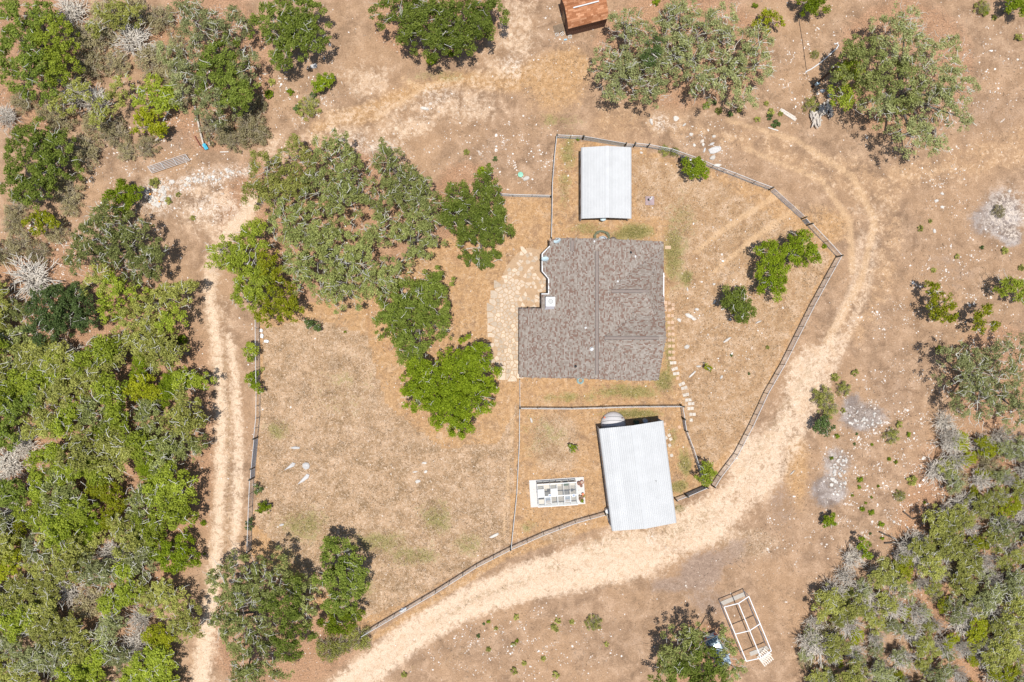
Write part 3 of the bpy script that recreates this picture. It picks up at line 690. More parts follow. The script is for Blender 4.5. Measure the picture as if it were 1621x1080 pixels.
# tank under the eave of the small carport
p = W(955, 346.5, 1.4); m = MB(); m.lathe((p.x, p.y, 0.9), [(0.05, 0), (0.34, .06), (0.37, .3), (0.34, .55), (0.12, .66)], 18, None, 1.0, 0.72)
tank = thing("water_tank", "small pale blue oval tank under the carport's front edge", "tank", (p.x, p.y, 0))
part(tank, "shell", m, M_dish, smooth=True); m = MB()
for a in (-.2, .2): m.tube([(p.x + a, p.y, 0), (p.x + a, p.y, .93)], .03, 5)
part(tank, "stand", m, M_steel)

# ------------------------------------------------------------------ brown gambrel shed at the top
sh = thing("timber_shed", "brown storage shed with curved orange-brown shingle roof", "shed", W(924, 36, 0))
M_shedroof = tintmat("shed_shingle", [(0, (0.30, 0.12, 0.055)), (0.5, (0.40, 0.175, 0.085)), (1, (0.53, 0.27, 0.15))], 0.9, 0.1)
M_shedwall = plain("brown_board", (0.16, 0.085, 0.06), 0.8, 0, 0.25, 6)
eL, eR = W(899.5, 46, 2.3), W(963.5, 29.5, 2.3)          # front eave, left and right
aS = (eR - eL).normalized(); nS = Vector((-aS.y, aS.x, 0)); LS = (eR - eL).length
prof = [(0.0, 2.3), (0.55, 2.95), (1.9, 3.55), (2.1, 3.58), (3.45, 2.98), (4.0, 2.33)]
def shed_pt(u, v, z): return Vector((eL.x, eL.y, 0)) + aS * u + nS * v + Vector((0, 0, z))
mr = []; srg = random.Random(5)
m = MB()
for (v0, z0), (v1, z1) in zip(prof[:-1], prof[1:]):
    n = max(1, int(math.hypot(v1 - v0, z1 - z0) / 0.19))
    for k in range(n):
        va, za, vb, zb = v0 + (v1 - v0) * k / n, z0 + (z1 - z0) * k / n, v0 + (v1 - v0) * (k + 1) / n, z0 + (z1 - z0) * (k + 1) / n
        up = .02 if z1 >= z0 else -.0
        u = -srg.random() * .5
        while u < LS:
            w = srg.choice((.3, .5, .8)); ua, ub = max(u, 0), min(u + w, LS)
            if ub > ua: m.add([shed_pt(ua, va, za + .03 + srg.random() * .015), shed_pt(ub - .01, va, za + .03 + srg.random() * .015), shed_pt(ub - .01, vb, zb + .022), shed_pt(ua, vb, zb + .022)], [(0, 1, 2, 3)], srg.random() ** 1.3)
            u += w
part(sh, "roof_shingles", m, M_shedroof, kind="stuff")
m = MB()
for (v0, z0), (v1, z1) in zip(prof[:-1], prof[1:]): m.hexa([shed_pt(0.02, v0, z0 - .04), shed_pt(LS - .02, v0, z0 - .04), shed_pt(LS - .02, v1, z1 - .04), shed_pt(0.02, v1, z1 - .04)], [shed_pt(0.02, v0, z0), shed_pt(LS - .02, v0, z0), shed_pt(LS - .02, v1, z1), shed_pt(0.02, v1, z1)])
part(sh, "roof", m, M_shedwall)
for nm, pa, pb in (("front", (0.12, .14), (LS - .12, .14)), ("back", (0.12, 3.86), (LS - .12, 3.86))):
    n = 20
    for k in range(n):
        u0, u1 = pa[0] + (pb[0] - pa[0]) * k / n, pa[0] + (pb[0] - pa[0]) * (k + 1) / n - .015; m = MB()
        m.bar(shed_pt(u0, pa[1], 1.2), shed_pt(u1, pa[1], 1.2), .03, 2.3); part(sh, "wall_board", m, M_shedwall)
for u in (.1, LS - .1):
    n = 12
    for k in range(n):
        v0, v1 = .16 + 3.68 * k / n, .16 + 3.68 * (k + 1) / n - .012; vm = (v0 + v1) / 2; zt = float(np.interp(vm, [q[0] for q in prof], [q[1] for q in prof])) - .1; m = MB()
        m.bar(shed_pt(u, v0, (zt + .1) / 2), shed_pt(u, v1, (zt + .1) / 2), .03, zt - .1); part(sh, "wall_board", m, M_shedwall)
m = MB(); m.bar(shed_pt(.05, 1.45, 1.1), shed_pt(.05, 2.45, 1.1), .04, 2.0); part(sh, "door", m, M_wood)
pipe = MB(); pa, pb = W(907.5, 12.5, 3.62), W(948, 2, 3.62); pipe.bar(pa, pb, .13, .1)
single("white_pipe", pipe, M_white, "long white pipe lying along the brown shed roof", "pipe", (pa + pb) / 2)
# doorstep and bits beside the shed
p = W(884.5, 45, .2); a0 = math.atan2(aS.y, aS.x); st = thing("door_step", "weathered brown wooden step beside the brown shed", "step", (p.x, p.y, 0))
for k in range(7):
    m = MB(); q = Vector((p.x, p.y)) + Vector((aS.x, aS.y)) * (-.52 + k * .175); m.box(q.x, q.y, .2, .24, .155, .95, a0); part(st, "plank", m, plain("step_wood", (.21, .15, .10), .85) if k == 0 else bpy.data.materials["step_wood"])
m = MB()
for s_ in (-.4, .4): q = Vector((p.x, p.y)) + Vector((nS.x, nS.y)) * s_; m.box(q.x, q.y, 0, .197, 1.2, .09, a0)
part(st, "frame", m, M_shedwall)
def cinder_block(x, y, a, lab):
    c = W(x, y, 0); m = MB(); ca, sa = math.cos(a), math.sin(a)
    def bx(u, v, w, d): m.box(c.x + ca * u - sa * v, c.y + sa * u + ca * v, 0, .2, w, d, a)
    bx(0, -.17, .44, .05); bx(0, .17, .44, .05)
    for u in (-.20, 0, .20): bx(u, 0, .05, .288)
    single("cinder_block", m, M_conc, lab, "block", (c.x, c.y, 0), "hollow blocks by the shed step")
cinder_block(881.8, 55.5, .45, "hollow block lying farthest left below the shed step"); cinder_block(890, 54.5, .6, "hollow block lying right below the shed step"); cinder_block(902, 59.3, .1, "hollow block below the shed's front corner")
p = W(895, 63.5, 0); m = MB(); m.box(p.x, p.y, .0, .16, .36, .16, .1); m.box(p.x, p.y, .16, .2, .3, .1, .1)
single("blue_box", m, plain("light_blue_plastic", (.30, .52, .66), .5), "small light blue plastic box near the shed corner", "box", (p.x, p.y, 0))
p = W(887, 27, 0)
# ------------------------------------------------------------------ patio of flagstones
PAT = [(838, 392), (856, 396), (857, 430), (866, 442), (866, 465), (856, 468), (855, 488), (821, 490), (821, 596), (786, 597), (779, 560), (778, 480), (788, 452), (803, 420), (820, 400)]
PW = [tuple(W(x, y, 0)[:2]) for x, y in PAT]
M_sand = plain("patio_sand", (0.42, 0.285, 0.175), 0.95, 0, 0.16, 2.0)
pm = MB(); pm.prism(PW, -0.02, 0.012)
patio = single("patio", pm, M_sand, None, None, (0, 0, 0), None, "structure")
patio["label"] = "pale flagstone patio along the left side of the house"
M_flag = plain("flagstone", (0.50, 0.40, 0.30), 0.9, 0, 0.2, 4.0, 0.2, 0.2)
prng = random.Random(11); pts = []
xs = [p[0] for p in PW]; ys = [p[1] for p in PW]
tries = 0
while tries < 7000:
    tries += 1; q = (prng.uniform(min(xs), max(xs)), prng.uniform(min(ys), max(ys)))
    if not in_poly(np.array([q[0]]), np.array([q[1]]), PW)[0]: continue
    dmin = prng.choice((.36, .46, .58, .74))
    if all((q[0] - r[0]) ** 2 + (q[1] - r[1]) ** 2 > min(dmin, r[2]) ** 2 for r in pts): pts.append((q[0], q[1], dmin))
for i, (x, y, _) in enumerate(pts):
    near = sorted(pts, key=lambda r: (r[0] - x) ** 2 + (r[1] - y) ** 2)[1:16]
    poly = [(x - .62, y - .62), (x + .62, y - .62), (x + .62, y + .62), (x - .62, y + .62)]
    for r in near:
        nx_, ny_ = r[0] - x, r[1] - y; L_ = math.hypot(nx_, ny_); nx_ /= L_; ny_ /= L_
        poly = clip_poly(poly, nx_, ny_, nx_ * (x + r[0]) / 2 + ny_ * (y + r[1]) / 2 - prng.uniform(.03, .06))
        if len(poly) < 3: break
    if len(poly) < 3: continue
    px_, py_ = x / S + CX, CY - y / S
    if px_ > 822 and prng.random() < .55: continue                 # stones buried under dust near the house
    if py_ < 440 and prng.random() < .25: continue
    if not in_poly(np.array([x - .35]), np.array([y]), PW)[0] and prng.random() < .4: continue   # ragged outer edge
    zt = prng.uniform(.028, .05); m = MB(); m.prism(poly, .0, zt)
    part(patio, "flagstone", m, M_flag)

# stepping path
path = bpy.data.objects.new("stepping_path", None); COL.objects.link(path); BASE[path.name] = Vector((0, 0, 0)); path["kind"] = "structure"
path["label"] = "path of square pavers along the right side of the house"
M_pav = plain("paver_pale", (0.52, 0.465, 0.395), .9, 0, .1, 3, .2, .08); M_pav2 = plain("paver_pink", (0.52, 0.36, 0.25), .9, 0, .1, 3, .2, .08)
PV = []
for y in (478, 484, 490): PV += [(1053.5, y + 1, 0, 1)]
PV += [(1065.5, 482.5, 0, 1), (1065.5, 488.5, 0, 1), (1059.5, 480, 0, 1), (1060, 491, .1, 1)]
for y in (500, 510.5, 519.5, 529, 538.5, 548, 557.5, 567): PV += [(1058.5 + (y - 500) * .03, y, 0, 1), (1064.3 + (y - 500) * .03, y, 0, 1)]
for x, y, a in ((1065.5, 574.5, .05), (1068, 584, .3), (1070.3, 591.5, .12), (1079.2, 608, .42), (1083, 614.2, .3), (1085.6, 625, .22), (1089.5, 633.2, .1), (1094, 639, .08), (1093, 646.8, .05), (1096.2, 656, 0)):
    d = 2.6; PV += [(x - d * math.cos(a), y + d * math.sin(a), a, 0), (x + d * math.cos(a), y - d * math.sin(a), a, 0)]
PV += [(1072.7, 599, .1, 1), (1094, 665, 0, 0), (1051.8, 671.5, .1, 1), (1059.3, 689.2, .5, 0), (1061.6, 695.2, .4, 0), (1054.3, 693.4, .5, 0), (1060, 705, .6, 0), (1075.5, 676, .4, 1), (1063, 721, .4, 0)]
for x, y, a, pink in PV:
    p = W(x, y, 0); m = MB(); m.box(p.x, p.y, 0, .045, .37, .37, a + rnd.uniform(-.05, .05)); part(path, "paver", m, M_pav2 if pink else M_pav)
p = W(1057, 392, .05); m = MB(); m.box(p.x, p.y, 0, .15, .75, .42)
single("door_slab", m, M_dirtconc, "tan slab doorstep at the right wall of the house", "step", (p.x, p.y, 0))

# ------------------------------------------------------------------ greenhouse on a white slab
gh_a = math.radians(3.7)
gc = W(882, 779, 0)
def gpt(u, v, z=0): return Vector((gc.x + math.cos(gh_a) * u - math.sin(gh_a) * v, gc.y + math.sin(gh_a) * u + math.cos(gh_a) * v, z))
m = MB(); c = gpt(0, 0); m.box(c.x, c.y, 0, .10, 6.75, 3.35, gh_a)
single("concrete_slab", m, plain("white_slab", (0.56, 0.535, 0.505), .8, 0, .05, 1.5), "white concrete slab under the small greenhouse", "slab", (gc.x, gc.y, 0))
gh = thing("greenhouse", "small clear-roofed greenhouse with white frame on a white slab", "greenhouse", gpt(-.05, 0, .1))
U0, U1, V0, V1, ZE, ZR, VR = -2.45, 2.3, -1.32, 1.38, 1.55, 2.05, .0
t = NT("greenhouse_glass"); gl = t.node("BsdfTransparent"); gl.inputs[0].default_value = (.93, .95, .95, 1); gb = t.bsdf((.6, .63, .64), .12, 0, .5)
mx = t.node("MixShader"); mx.inputs[0].default_value = .16; t.l.new(gl.outputs[0], mx.inputs[1]); t.l.new(gb.outputs[0], mx.inputs[2]); M_pane = t.done(mx)
def gz(v): return ZE + (ZR - ZE) * (1 - abs(v - VR) / ((V1 - VR) if v > VR else (VR - V0)))
nb = 6
for k in range(nb + 1):
    u = U0 + (U1 - U0) * k / nb
    for va, vb in ((V0, VR), (VR, V1)):
        m = MB(); m.bar(gpt(u, va, gz(va)), gpt(u, vb, gz(vb)), .045 if k != 3 else .09, .05); part(gh, "glazing_bar", m, M_white)
    for vv in (V0, V1):
        m = MB(); m.bar(gpt(u, vv, .1), gpt(u, vv, ZE), .05, .05); part(gh, "post", m, M_white)
for vv, w in ((V0, .1), (V1, .1), (VR, .13)):
    m = MB(); m.bar(gpt(U0 - .05, vv, gz(vv) + .02), gpt(U1 + .05, vv, gz(vv) + .02), w, .06); part(gh, "ridge_beam" if vv == VR else "eave_rail", m, M_white)
for k in range(nb):
    ua, ub = U0 + (U1 - U0) * k / nb + .035, U0 + (U1 - U0) * (k + 1) / nb - .035
    for va, vb in ((V0 + .03, VR - .03), (VR + .03, V1 - .03)):
        m = MB(); m.add([gpt(ua, va, gz(va)), gpt(ub, va, gz(va)), gpt(ub, vb, gz(vb)), gpt(ua, vb, gz(vb))], [(0, 1, 2, 3)]); part(gh, "pane", m, M_pane)
    for vv in (V0, V1):
        m = MB(); m.add([gpt(ua, vv, .12), gpt(ub, vv, .12), gpt(ub, vv, ZE - .04), gpt(ua, vv, ZE - .04)], [(0, 1, 2, 3)]); part(gh, "pane", m, M_pane)
for uu in (U0, U1):
    m = MB(); m.add([gpt(uu, V0 + .03, .12), gpt(uu, V1 - .03, .12), gpt(uu, V1 - .03, ZE), gpt(uu, VR, ZR - .05), gpt(uu, V0 + .03, ZE)], [(0, 1, 2, 3, 4)]); part(gh, "pane", m, M_pane)
t = NT("vent_glass"); gl = t.node("BsdfTransparent"); gl.inputs[0].default_value = (.8, .85, .88, 1); gb = t.bsdf((.42, .46, .50), .2, 0, .4)
mx = t.node("MixShader"); mx.inputs[0].default_value = .5; t.l.new(gl.outputs[0], mx.inputs[1]); t.l.new(gb.outputs[0], mx.inputs[2]); M_ventglass = t.done(mx)
M_vent = plain("vent_lid", (.30, .32, .34), .3, 0, .05, 1, .4)
for k, up in ((0, 1), (2, 1), (1, -1), (4, -1)):                      # propped roof vents
    ua, ub = U0 + (U1 - U0) * k / nb + .05, U0 + (U1 - U0) * (k + 1) / nb - .05
    va, vb = (VR + .08, VR + .85) if up > 0 else (VR - .08, VR - .82)
    m = MB(); q = [gpt(ua, va, gz(va) + .05), gpt(ub, va, gz(va) + .05), gpt(ub, vb, gz(vb) + .25), gpt(ua, vb, gz(vb) + .25)]
    for i in range(4): m.bar(q[i], q[(i + 1) % 4], .06, .04)
    ven = part(gh, "roof_vent", m, M_white); m = MB(); m.add([w_ - Vector((0, 0, .01)) for w_ in q], [(0, 1, 2, 3)]); part(ven, "vent_pane", m, M_ventglass)
for u, v in ((-.98, .12), (1.85, -.05)):
    m = MB(); c = gpt(u, v); m.box(c.x, c.y, gz(v) + .03, gz(v) + .12, .40, .36, gh_a); fo = part(gh, "fan_box", m, M_white)
    m = MB(); m.box(c.x, c.y, gz(v) + .123, gz(v) + .14, .26, .22, gh_a); part(fo, "fan_screen", m, plain("deep_blue", (.03, .09, .22), .3))
m = MB(); c = gpt((U0 + U1) / 2, (V0 + V1) / 2); m.box(c.x, c.y, .103, .115, U1 - U0, V1 - V0, gh_a)
part(gh, "gravel_floor", m, plain("greenhouse_floor", (.40, .345, .285), .9))
benches = [(-2.05, .98, 'cream'), (-1.27, .98, 'cream'), (-.48, .98, 'cream'), (-2.02, -.95, 'cream'), (-1.2, -1.02, 'ochre'), (1.15, -1.02, 'ochre'), (.22, 1.08, 'cream'), (1.9, 1.08, 'cream'), (1.1, 1.08, 'green')]
bm = {'cream': plain("cream_bench", (.70, .60, .48), .7, 0, .06), 'ochre': plain("ochre_crate", (.50, .29, .10), .7), 'green': plain("dark_green_mat", (.06, .10, .05), .8)}
bl = {0: "cream bench in the greenhouse's upper left corner", 1: "cream bench second from left inside the greenhouse", 2: "cream bench in the greenhouse's middle upper bay", 3: "cream bench in the greenhouse's lower left corner",
      4: "ochre crate under the vent near the cream bench", 5: "ochre crate under the right-hand open vent", 6: "cream potting bench with brown pots inside greenhouse", 7: "cream bench in the greenhouse's upper right corner", 8: "dark green plant tray inside the greenhouse"}
for i, (u, v, kd) in enumerate(benches):
    c = gpt(u, v); w, d = (.70, .66) if i < 4 else (.58, .42); th = thing("potting_bench" if kd == 'cream' else ("crate" if kd == 'ochre' else "plant_tray"), bl[i], "bench" if kd == 'cream' else ("crate" if kd == 'ochre' else "tray"), (c.x, c.y, .115))
    m = MB(); m.box(c.x, c.y, .70, .75, w, d, gh_a); part(th, "top", m, bm[kd]); m = MB()
    for a_, b_ in ((-1, -1), (1, -1), (1, 1), (-1, 1)):
        m = MB(); q = gpt(u + a_ * (w / 2 - .05), v + b_ * (d / 2 - .05)); m.box(q.x, q.y, .115, .70, .05, .05, gh_a); part(th, "leg", m, M_wood)
M_pot = plain("terracotta", (.34, .14, .09), .8, 0, .15); M_soil = plain("potting_soil", (.17, .12, .09), .95)
def pot(u, v, r, lab, soil=M_soil, mat=M_pot, z=.1):
    c = gpt(u, v, z); t = thing("plant_pot", lab, "pot", c, "clay pots on the greenhouse slab"); m = MB(); m.lathe(c, [(r * .7, 0), (r * .95, .3), (r * 1.05, .31), (r * 1.05, .36), (r * .93, .36), (r * .9, .30)], 14); part(t, "pot_wall", m, mat, smooth=False)
    m = MB(); m.lathe((c.x, c.y, c.z + .29), [(r * .9, 0), (r * .5, .03)], 12); part(t, "soil", m, soil); return t
pot(2.72, .98, .22, "terracotta pot nearest the greenhouse's upper corner"); pot(2.98, .66, .17, "smallest terracotta pot on the slab"); pot(3.10, 1.08, .22, "wide pot of pale soil at the slab's upper corner", plain("pale_soil", (.42, .32, .25), .95))
pot(3.12, -.40, .16, "bright orange pot on the slab's right end", plain("orange_glaze", (.60, .20, .09), .5), plain("orange_clay", (.62, .20, .09), .6))
pot(2.74, -1.02, .15, "small dull pot beside the greenhouse's lower corner"); pot(3.0, -.75, .18, "dark brown pot among the slab's green plants"); pot(2.73, -.62, .13, "small grey-green pot beside greenhouse wall", plain("grey_green_soil", (.25, .25, .18), .9))

# ------------------------------------------------------------------ grey dome tent at the barn end
tc = W(970.5, 671, 0); tr = 1.55; tn = thing("dome_tent", "pale grey dome tent half under the barn's upper end", "tent", (tc.x, tc.y, 0))
M_tent = plain("grey_tent_cloth", (.55, .53, .53), .75, 0, .04)
m = MB(); prof_ = [(tr * math.cos(a), 1.15 * math.sin(a)) for a in [math.pi / 2 * k / 7 for k in range(8)]]; prof_[-1] = (.02, 1.15); m.lathe(tc, prof_, 24); part(tn, "canopy", m, M_tent, smooth=True)
for off in (-.35, .05, .5):
    m = MB(); pp = []
    for k in range(13):
        a = math.pi * k / 12; u = tr * 1.01 * math.cos(a) * math.sqrt(max(0, 1 - (off / tr) ** 2)); v = off + .5 * math.sin(a) * (1 if off > 0 else .4)
        rr = min(1, math.hypot(u, v) / tr); pp.append((tc.x + u, tc.y + v, 1.17 * math.sqrt(max(0, 1 - rr * rr)) + .02))
    m.tube(pp, .022, 5); part(tn, "pole_sleeve", m, M_steel)
m = MB(); c = tc + Vector((-1.15, .85, 0)); m.box(c.x, c.y, .55, .75, .14, .18, .6); part(tn, "orange_tag", m, plain("orange_cloth", (.65, .14, .05), .7))
m = MB(); c = tc + Vector((1.0, .78, 0)); m.box(c.x, c.y, .6, .75, .14, .12, .3); part(tn, "corner_patch", m, M_shedwall)
# things kept under the open barn end
for x, y, r, lab, mt in ((1008, 669, .3, "dark green drum under the open barn end", plain("dark_green_drum", (.05, .08, .05), .5)), (1022, 667, .27, "grey drum under the barn end nearest its right corner", M_wallmetal)):
    p = W(x, y, .8); m = MB(); m.lathe((p.x, p.y, 0), [(r, 0), (r, .3), (r * 1.04, .32), (r, .34), (r, .8), (r * .92, .8), (r * .9, .77)], 16); single("drum", m, mt, lab, "drum", (p.x, p.y, 0), smooth=False)
# white barrel and bent post at the barn's lower left corner
p = W(961.5, 809, .6); m = MB(); m.lathe((p.x, p.y, 0), [(.26, 0), (.3, .1), (.3, .8), (.25, .88), (.1, .9)], 14); single("white_barrel", m, M_white, "white plastic barrel at the barn's lower left side", "barrel", (p.x, p.y, 0))
m = MB(); pp = [W(960, 813, 0.1), W(963, 822, .5), W(966, 832, .8), W(971, 839.5, .9)]; m.tube(pp, .06, 6); m.tube([W(971.5, 840, .9), W(971.5, 840, 0)], .05, 6); single("bent_rail", m, M_bleached, "weathered bent rail beside the barn's lower left corner", "rail", W(966, 826, 0))

# ------------------------------------------------------------------ white tube frame (bare canopy frame)
zt = 2.05; zp = 2.45; M_bright = plain("bright_white_tube", (.82, .82, .82), .4, 0, .03)
A_, B_, C_, D_ = W(1146.2, 961, zt), W(1185.5, 944.2, zt), W(1221, 1030.5, zt), W(1181.5, 1046.8, zt)
fc = (A_ + B_ + C_ + D_) / 4; fr = thing("canopy_frame", "bare white tube frame of a canopy standing beside the parked car", "frame", (fc.x, fc.y, 0))
R0 = W(1169, 955.2, zp); R2 = W(1204.6, 1041.6, zp); R1 = (R0 + R2) / 2
E1, E3 = (A_ + D_) / 2, (B_ + C_) / 2
for p, q, nm in ((A_, D_, "side_rail"), (B_, C_, "side_rail"), (R0, R2, "ridge_rail"), (A_, R0, "rafter"), (R0, B_, "rafter"), (E1, R1, "rafter"), (R1, E3, "rafter"), (D_, R2, "rafter"), (R2, C_, "rafter")):
    m = MB(); m.tube([p, q], .06, 8); part(fr, nm, m, M_bright)
for p in (A_, B_, C_, D_, E1, E3):
    m = MB(); m.tube([p, (p.x, p.y, 0)], .05, 8); part(fr, "leg", m, M_white)
m = MB(); m.tube([(B_.x, B_.y, .08), (C_.x, C_.y, .08)], .04, 6); part(fr, "base_rail", m, M_galv); m = MB(); m.tube([(A_.x, A_.y, .08), (D_.x, D_.y, .08)], .04, 6); part(fr, "base_rail", m, M_galv)
m = MB()
for k in (0.22, .47, .72): p = B_.lerp(C_, k); q = B_.lerp(C_, k + .1); m.tube([(p.x, p.y, .1), (q.x, q.y, zt)], .03, 5)
part(fr, "side_brace", m, M_galv)
ft = plain("grey_strip", (.40, .36, .31), .9, 0, .12)
for (x0_, y0_, x1_, y1_, lab) in ((1142, 955.5, 1178, 940.5, "pale concrete strip at the top end of the white frame"), (1187, 1035.5, 1216, 1024.5, "pale concrete strip at the bottom end of the white frame")):
    p, q = W(x0_, y0_, .02), W(x1_, y1_, .02); m = MB(); m.bar(p + Vector((0, 0, .02)), q + Vector((0, 0, .02)), .52, .07); single("footing_strip", m, ft, lab, "strip", (p + q) / 2)
def pallet(x, y, a, z, lab):
    c = W(x, y, z); t = thing("wood_pallet", lab, "pallet", (c.x, c.y, z), "pale pallets by the white frame"); ca, sa = math.cos(a), math.sin(a)
    P_ = lambda u, v: (c.x + ca * u - sa * v, c.y + sa * u + ca * v)
    mt = plain("pallet_wood", (.66, .59, .51), .85, 0, .15, 5) if "pallet_wood" not in bpy.data.materials else bpy.data.materials["pallet_wood"]
    for v in (-.46, 0, .46): m = MB(); p = P_(0, v); m.box(p[0], p[1], z, z + .09, 1.45, .06, a); part(t, "stringer", m, mt)
    for k in range(6): m = MB(); p = P_(-.65 + k * .26, 0); m.box(p[0], p[1], z + .093, z + .115, .13, 1.25, a); part(t, "slat", m, mt)
pallet(1212.5, 1043, math.radians(-52 + 90), 0, "lower pale wood pallet leaning out past the white frame"); pallet(1209.5, 1037.5, math.radians(-40 + 90), .13, "upper pale wood pallet stacked at white frame corner")

# ------------------------------------------------------------------ parked car under the oak
ca_ = math.radians(-62)                                  # heading of the car's front in plan
cc0 = W(1136, 1030, .5); car = thing("parked_car", "silver-blue hatchback parked half under the oak by the frame", "car", (cc0.x, cc0.y, 0))
M_car = plain("silver_blue_paint", (.46, .56, .61), .25, .15, .04, 1, .5); M_cglass = plain("car_glass", (.10, .15, .18), .06, 0, .05, 1, .6)
def cpt(u, v, z): return Vector((cc0.x + math.cos(ca_) * u - math.sin(ca_) * v, cc0.y + math.sin(ca_) * u + math.cos(ca_) * v, z))
# lofted body: stations from the tail (u=-2.2) to the nose (u=2.2): (u, half width, bottom, shoulder height)
stn = [(-2.22, .66, .42, .78), (-2.1, .80, .32, .92), (-1.6, .88, .25, .97), (-.6, .90, .22, .96), (.6, .90, .22, .95), (1.3, .88, .24, .90), (1.9, .80, .28, .78), (2.2, .60, .40, .62)]
m = MB(); ring = []
for u, w, zb, zs in stn:
    pts_ = [(-w * .9, zb), (-w, (zb + zs) * .5), (-w * .96, zs), (-w * .8, zs + .05), (0, zs + .075), (w * .8, zs + .05), (w * .96, zs), (w, (zb + zs) * .5), (w * .9, zb)]
    ring.append(len(m.v)); m.v += [tuple(cpt(u, v, z)) for v, z in pts_]
for a, b in zip(ring[:-1], ring[1:]):
    for k in range(8): m.f.append((a + k, b + k, b + k + 1, a + k + 1)); m.c.append(None)
m.f.append(tuple(ring[0] + k for k in range(9))); m.f.append(tuple(ring[-1] + k for k in range(8, -1, -1))); m.c += [None] * 2
part(car, "body", m, M_car, smooth=True)
m = MB(); cab = [(-2.0, .72, .98), (-1.55, .62, 1.40), (.25, .64, 1.43), (1.0, .74, .98)]; r_ = []
for u, w, z in cab: r_.append(len(m.v)); m.v += [tuple(cpt(u, v, zz)) for v, zz in ((-w, z), (-w * .7, z + .03 if z > 1 else z), (w * .7, z + .03 if z > 1 else z), (w, z))]
for a, b in zip(r_[:-1], r_[1:]):
    for k in range(3): m.f.append((a + k, b + k, b + k + 1, a + k + 1)); m.c.append(None)
part(car, "roof", m, M_car, smooth=True)
def car_quad(name, pts_, mat): q = MB(); q.add([cpt(*p) for p in pts_], [(0, 1, 2, 3)]); part(car, name, q, mat)
car_quad("rear_window", [(-1.98, -.64, 1.025), (-1.58, -.54, 1.40), (-1.58, .54, 1.40), (-1.98, .64, 1.025)], M_cglass)
car_quad("windscreen", [(.30, -.56, 1.455), (.97, -.66, 1.02), (.97, .66, 1.02), (.30, .56, 1.455)], M_cglass)
for s_ in (-1, 1):
    car_quad("side_window", [(-1.7, s_ * .84, 1.0), (.85, s_ * .84, 1.0), (.25, s_ * .67, 1.40), (-1.5, s_ * .65, 1.37)], M_cglass)
    m = MB(); m.hexa([cpt(-2.25, s_ * .62, .70), cpt(-1.93, s_ * .90, .70), cpt(-1.93, s_ * .72, .70), cpt(-2.2, s_ * .5, .70)], [cpt(-2.25, s_ * .62, 1.0), cpt(-1.93, s_ * .90, 1.0), cpt(-1.93, s_ * .72, 1.02), cpt(-2.2, s_ * .5, 1.02)])
    part(car, "tail_light", m, plain("tail_red", (.50, .03, .02), .25) if s_ < 0 else bpy.data.materials["tail_red"])
    m = MB(); m.hexa([cpt(1.95, s_ * .80, .55), cpt(2.15, s_ * .58, .55), cpt(2.05, s_ * .5, .55), cpt(1.85, s_ * .7, .55)], [cpt(1.93, s_ * .80, .76), cpt(2.12, s_ * .58, .70), cpt(2.0, s_ * .5, .74), cpt(1.8, s_ * .7, .82)]); part(car, "headlight", m, M_dish)
    m = MB(); m.box(*cpt(.75, s_ * 1.0, 0)[:2], .95, 1.08, .12, .2, ca_); part(car, "mirror", m, M_car)
    for u in (-1.35, 1.35):
        m = MB(); m.tube([cpt(u, s_ * .70, .32), cpt(u, s_ * .91, .32)], .32, 16); wo = part(car, "wheel", m, M_rubber); m = MB(); m.tube([cpt(u, s_ * .905, .32), cpt(u, s_ * .925, .32)], .19, 12); part(wo, "hubcap", m, M_galv)

# ------------------------------------------------------------------ junk and yard things
p = W(1081, 254, .5); gr_a = -.2; gt = thing("barbecue_grill", "black covered grill beside the small round yard tree", "grill", (p.x, p.y, 0))
m = MB(); m.box(p.x, p.y, .72, .95, .95, .6, gr_a); part(gt, "firebox", m, M_rubber); m = MB(); m.hexa([(p.x - .48, p.y - .25, .953), (p.x + .48, p.y - .35, .953), (p.x + .48, p.y + .25, .953), (p.x - .48, p.y + .33, .953)], [(p.x - .40, p.y - .15, 1.2), (p.x + .40, p.y - .24, 1.2), (p.x + .40, p.y + .12, 1.2), (p.x - .40, p.y + .2, 1.2)]); part(gt, "lid", m, plain("black_cover", (.035, .036, .04), .5))
for a, b in ((-.4, -.2), (.4, -.28), (.4, .2), (-.4, .26)): m = MB(); m.tube([(p.x + a, p.y + b, 0), (p.x + a, p.y + b, .72)], .03, 5); part(gt, "leg", m, M_steel)
p = W(1028.5, 318, .05); m = MB(); m.box(p.x, p.y, 0, .14, 1.08, 1.08); wp = thing("well_pad", "mauve square well pad with white pipe right of the carport", "well", (p.x, p.y, 0)); part(wp, "pad", m, plain("mauve_concrete", (.33, .25, .25), .85))
m = MB(); m.tube([(p.x - .15, p.y + .1, .14), (p.x - .15, p.y + .1, .5)], .13, 10); part(wp, "well_head", m, M_dark)
m = MB(); m.tube([(p.x - .1, p.y + .1, .45), (p.x + .1, p.y + .18, .52), (p.x + .2, p.y + .4, .4), (p.x + .2, p.y + .42, .14)], .09, 8); part(wp, "white_pipe", m, M_white)
m = MB(); m.box(p.x - .08, p.y - .32, .14, .2, .12, .16); part(wp, "valve_box", m, M_wood)
p = W(824, 276.5, .1); m = MB(); m.lathe((p.x, p.y, 0), [(.34, 0), (.34, .14), (.3, .18), (.1, .21)], 20); single("tank_lid", m, plain("mint_green_plastic", (.24, .52, .38), .5), "mint green round tank lid in the stony dirt", "lid", (p.x, p.y, 0), smooth=False)
p = W(918.7, 602.5, .1); m = MB()
for k in range(4):
    r = .36 + .05 * (k % 2) - .1 * (k // 2); m.tube([(p.x + r * math.cos(a), p.y + r * math.sin(a), .05 + .045 * k) for a in [2 * math.pi * i / 20 for i in range(21)]], .045, 6)
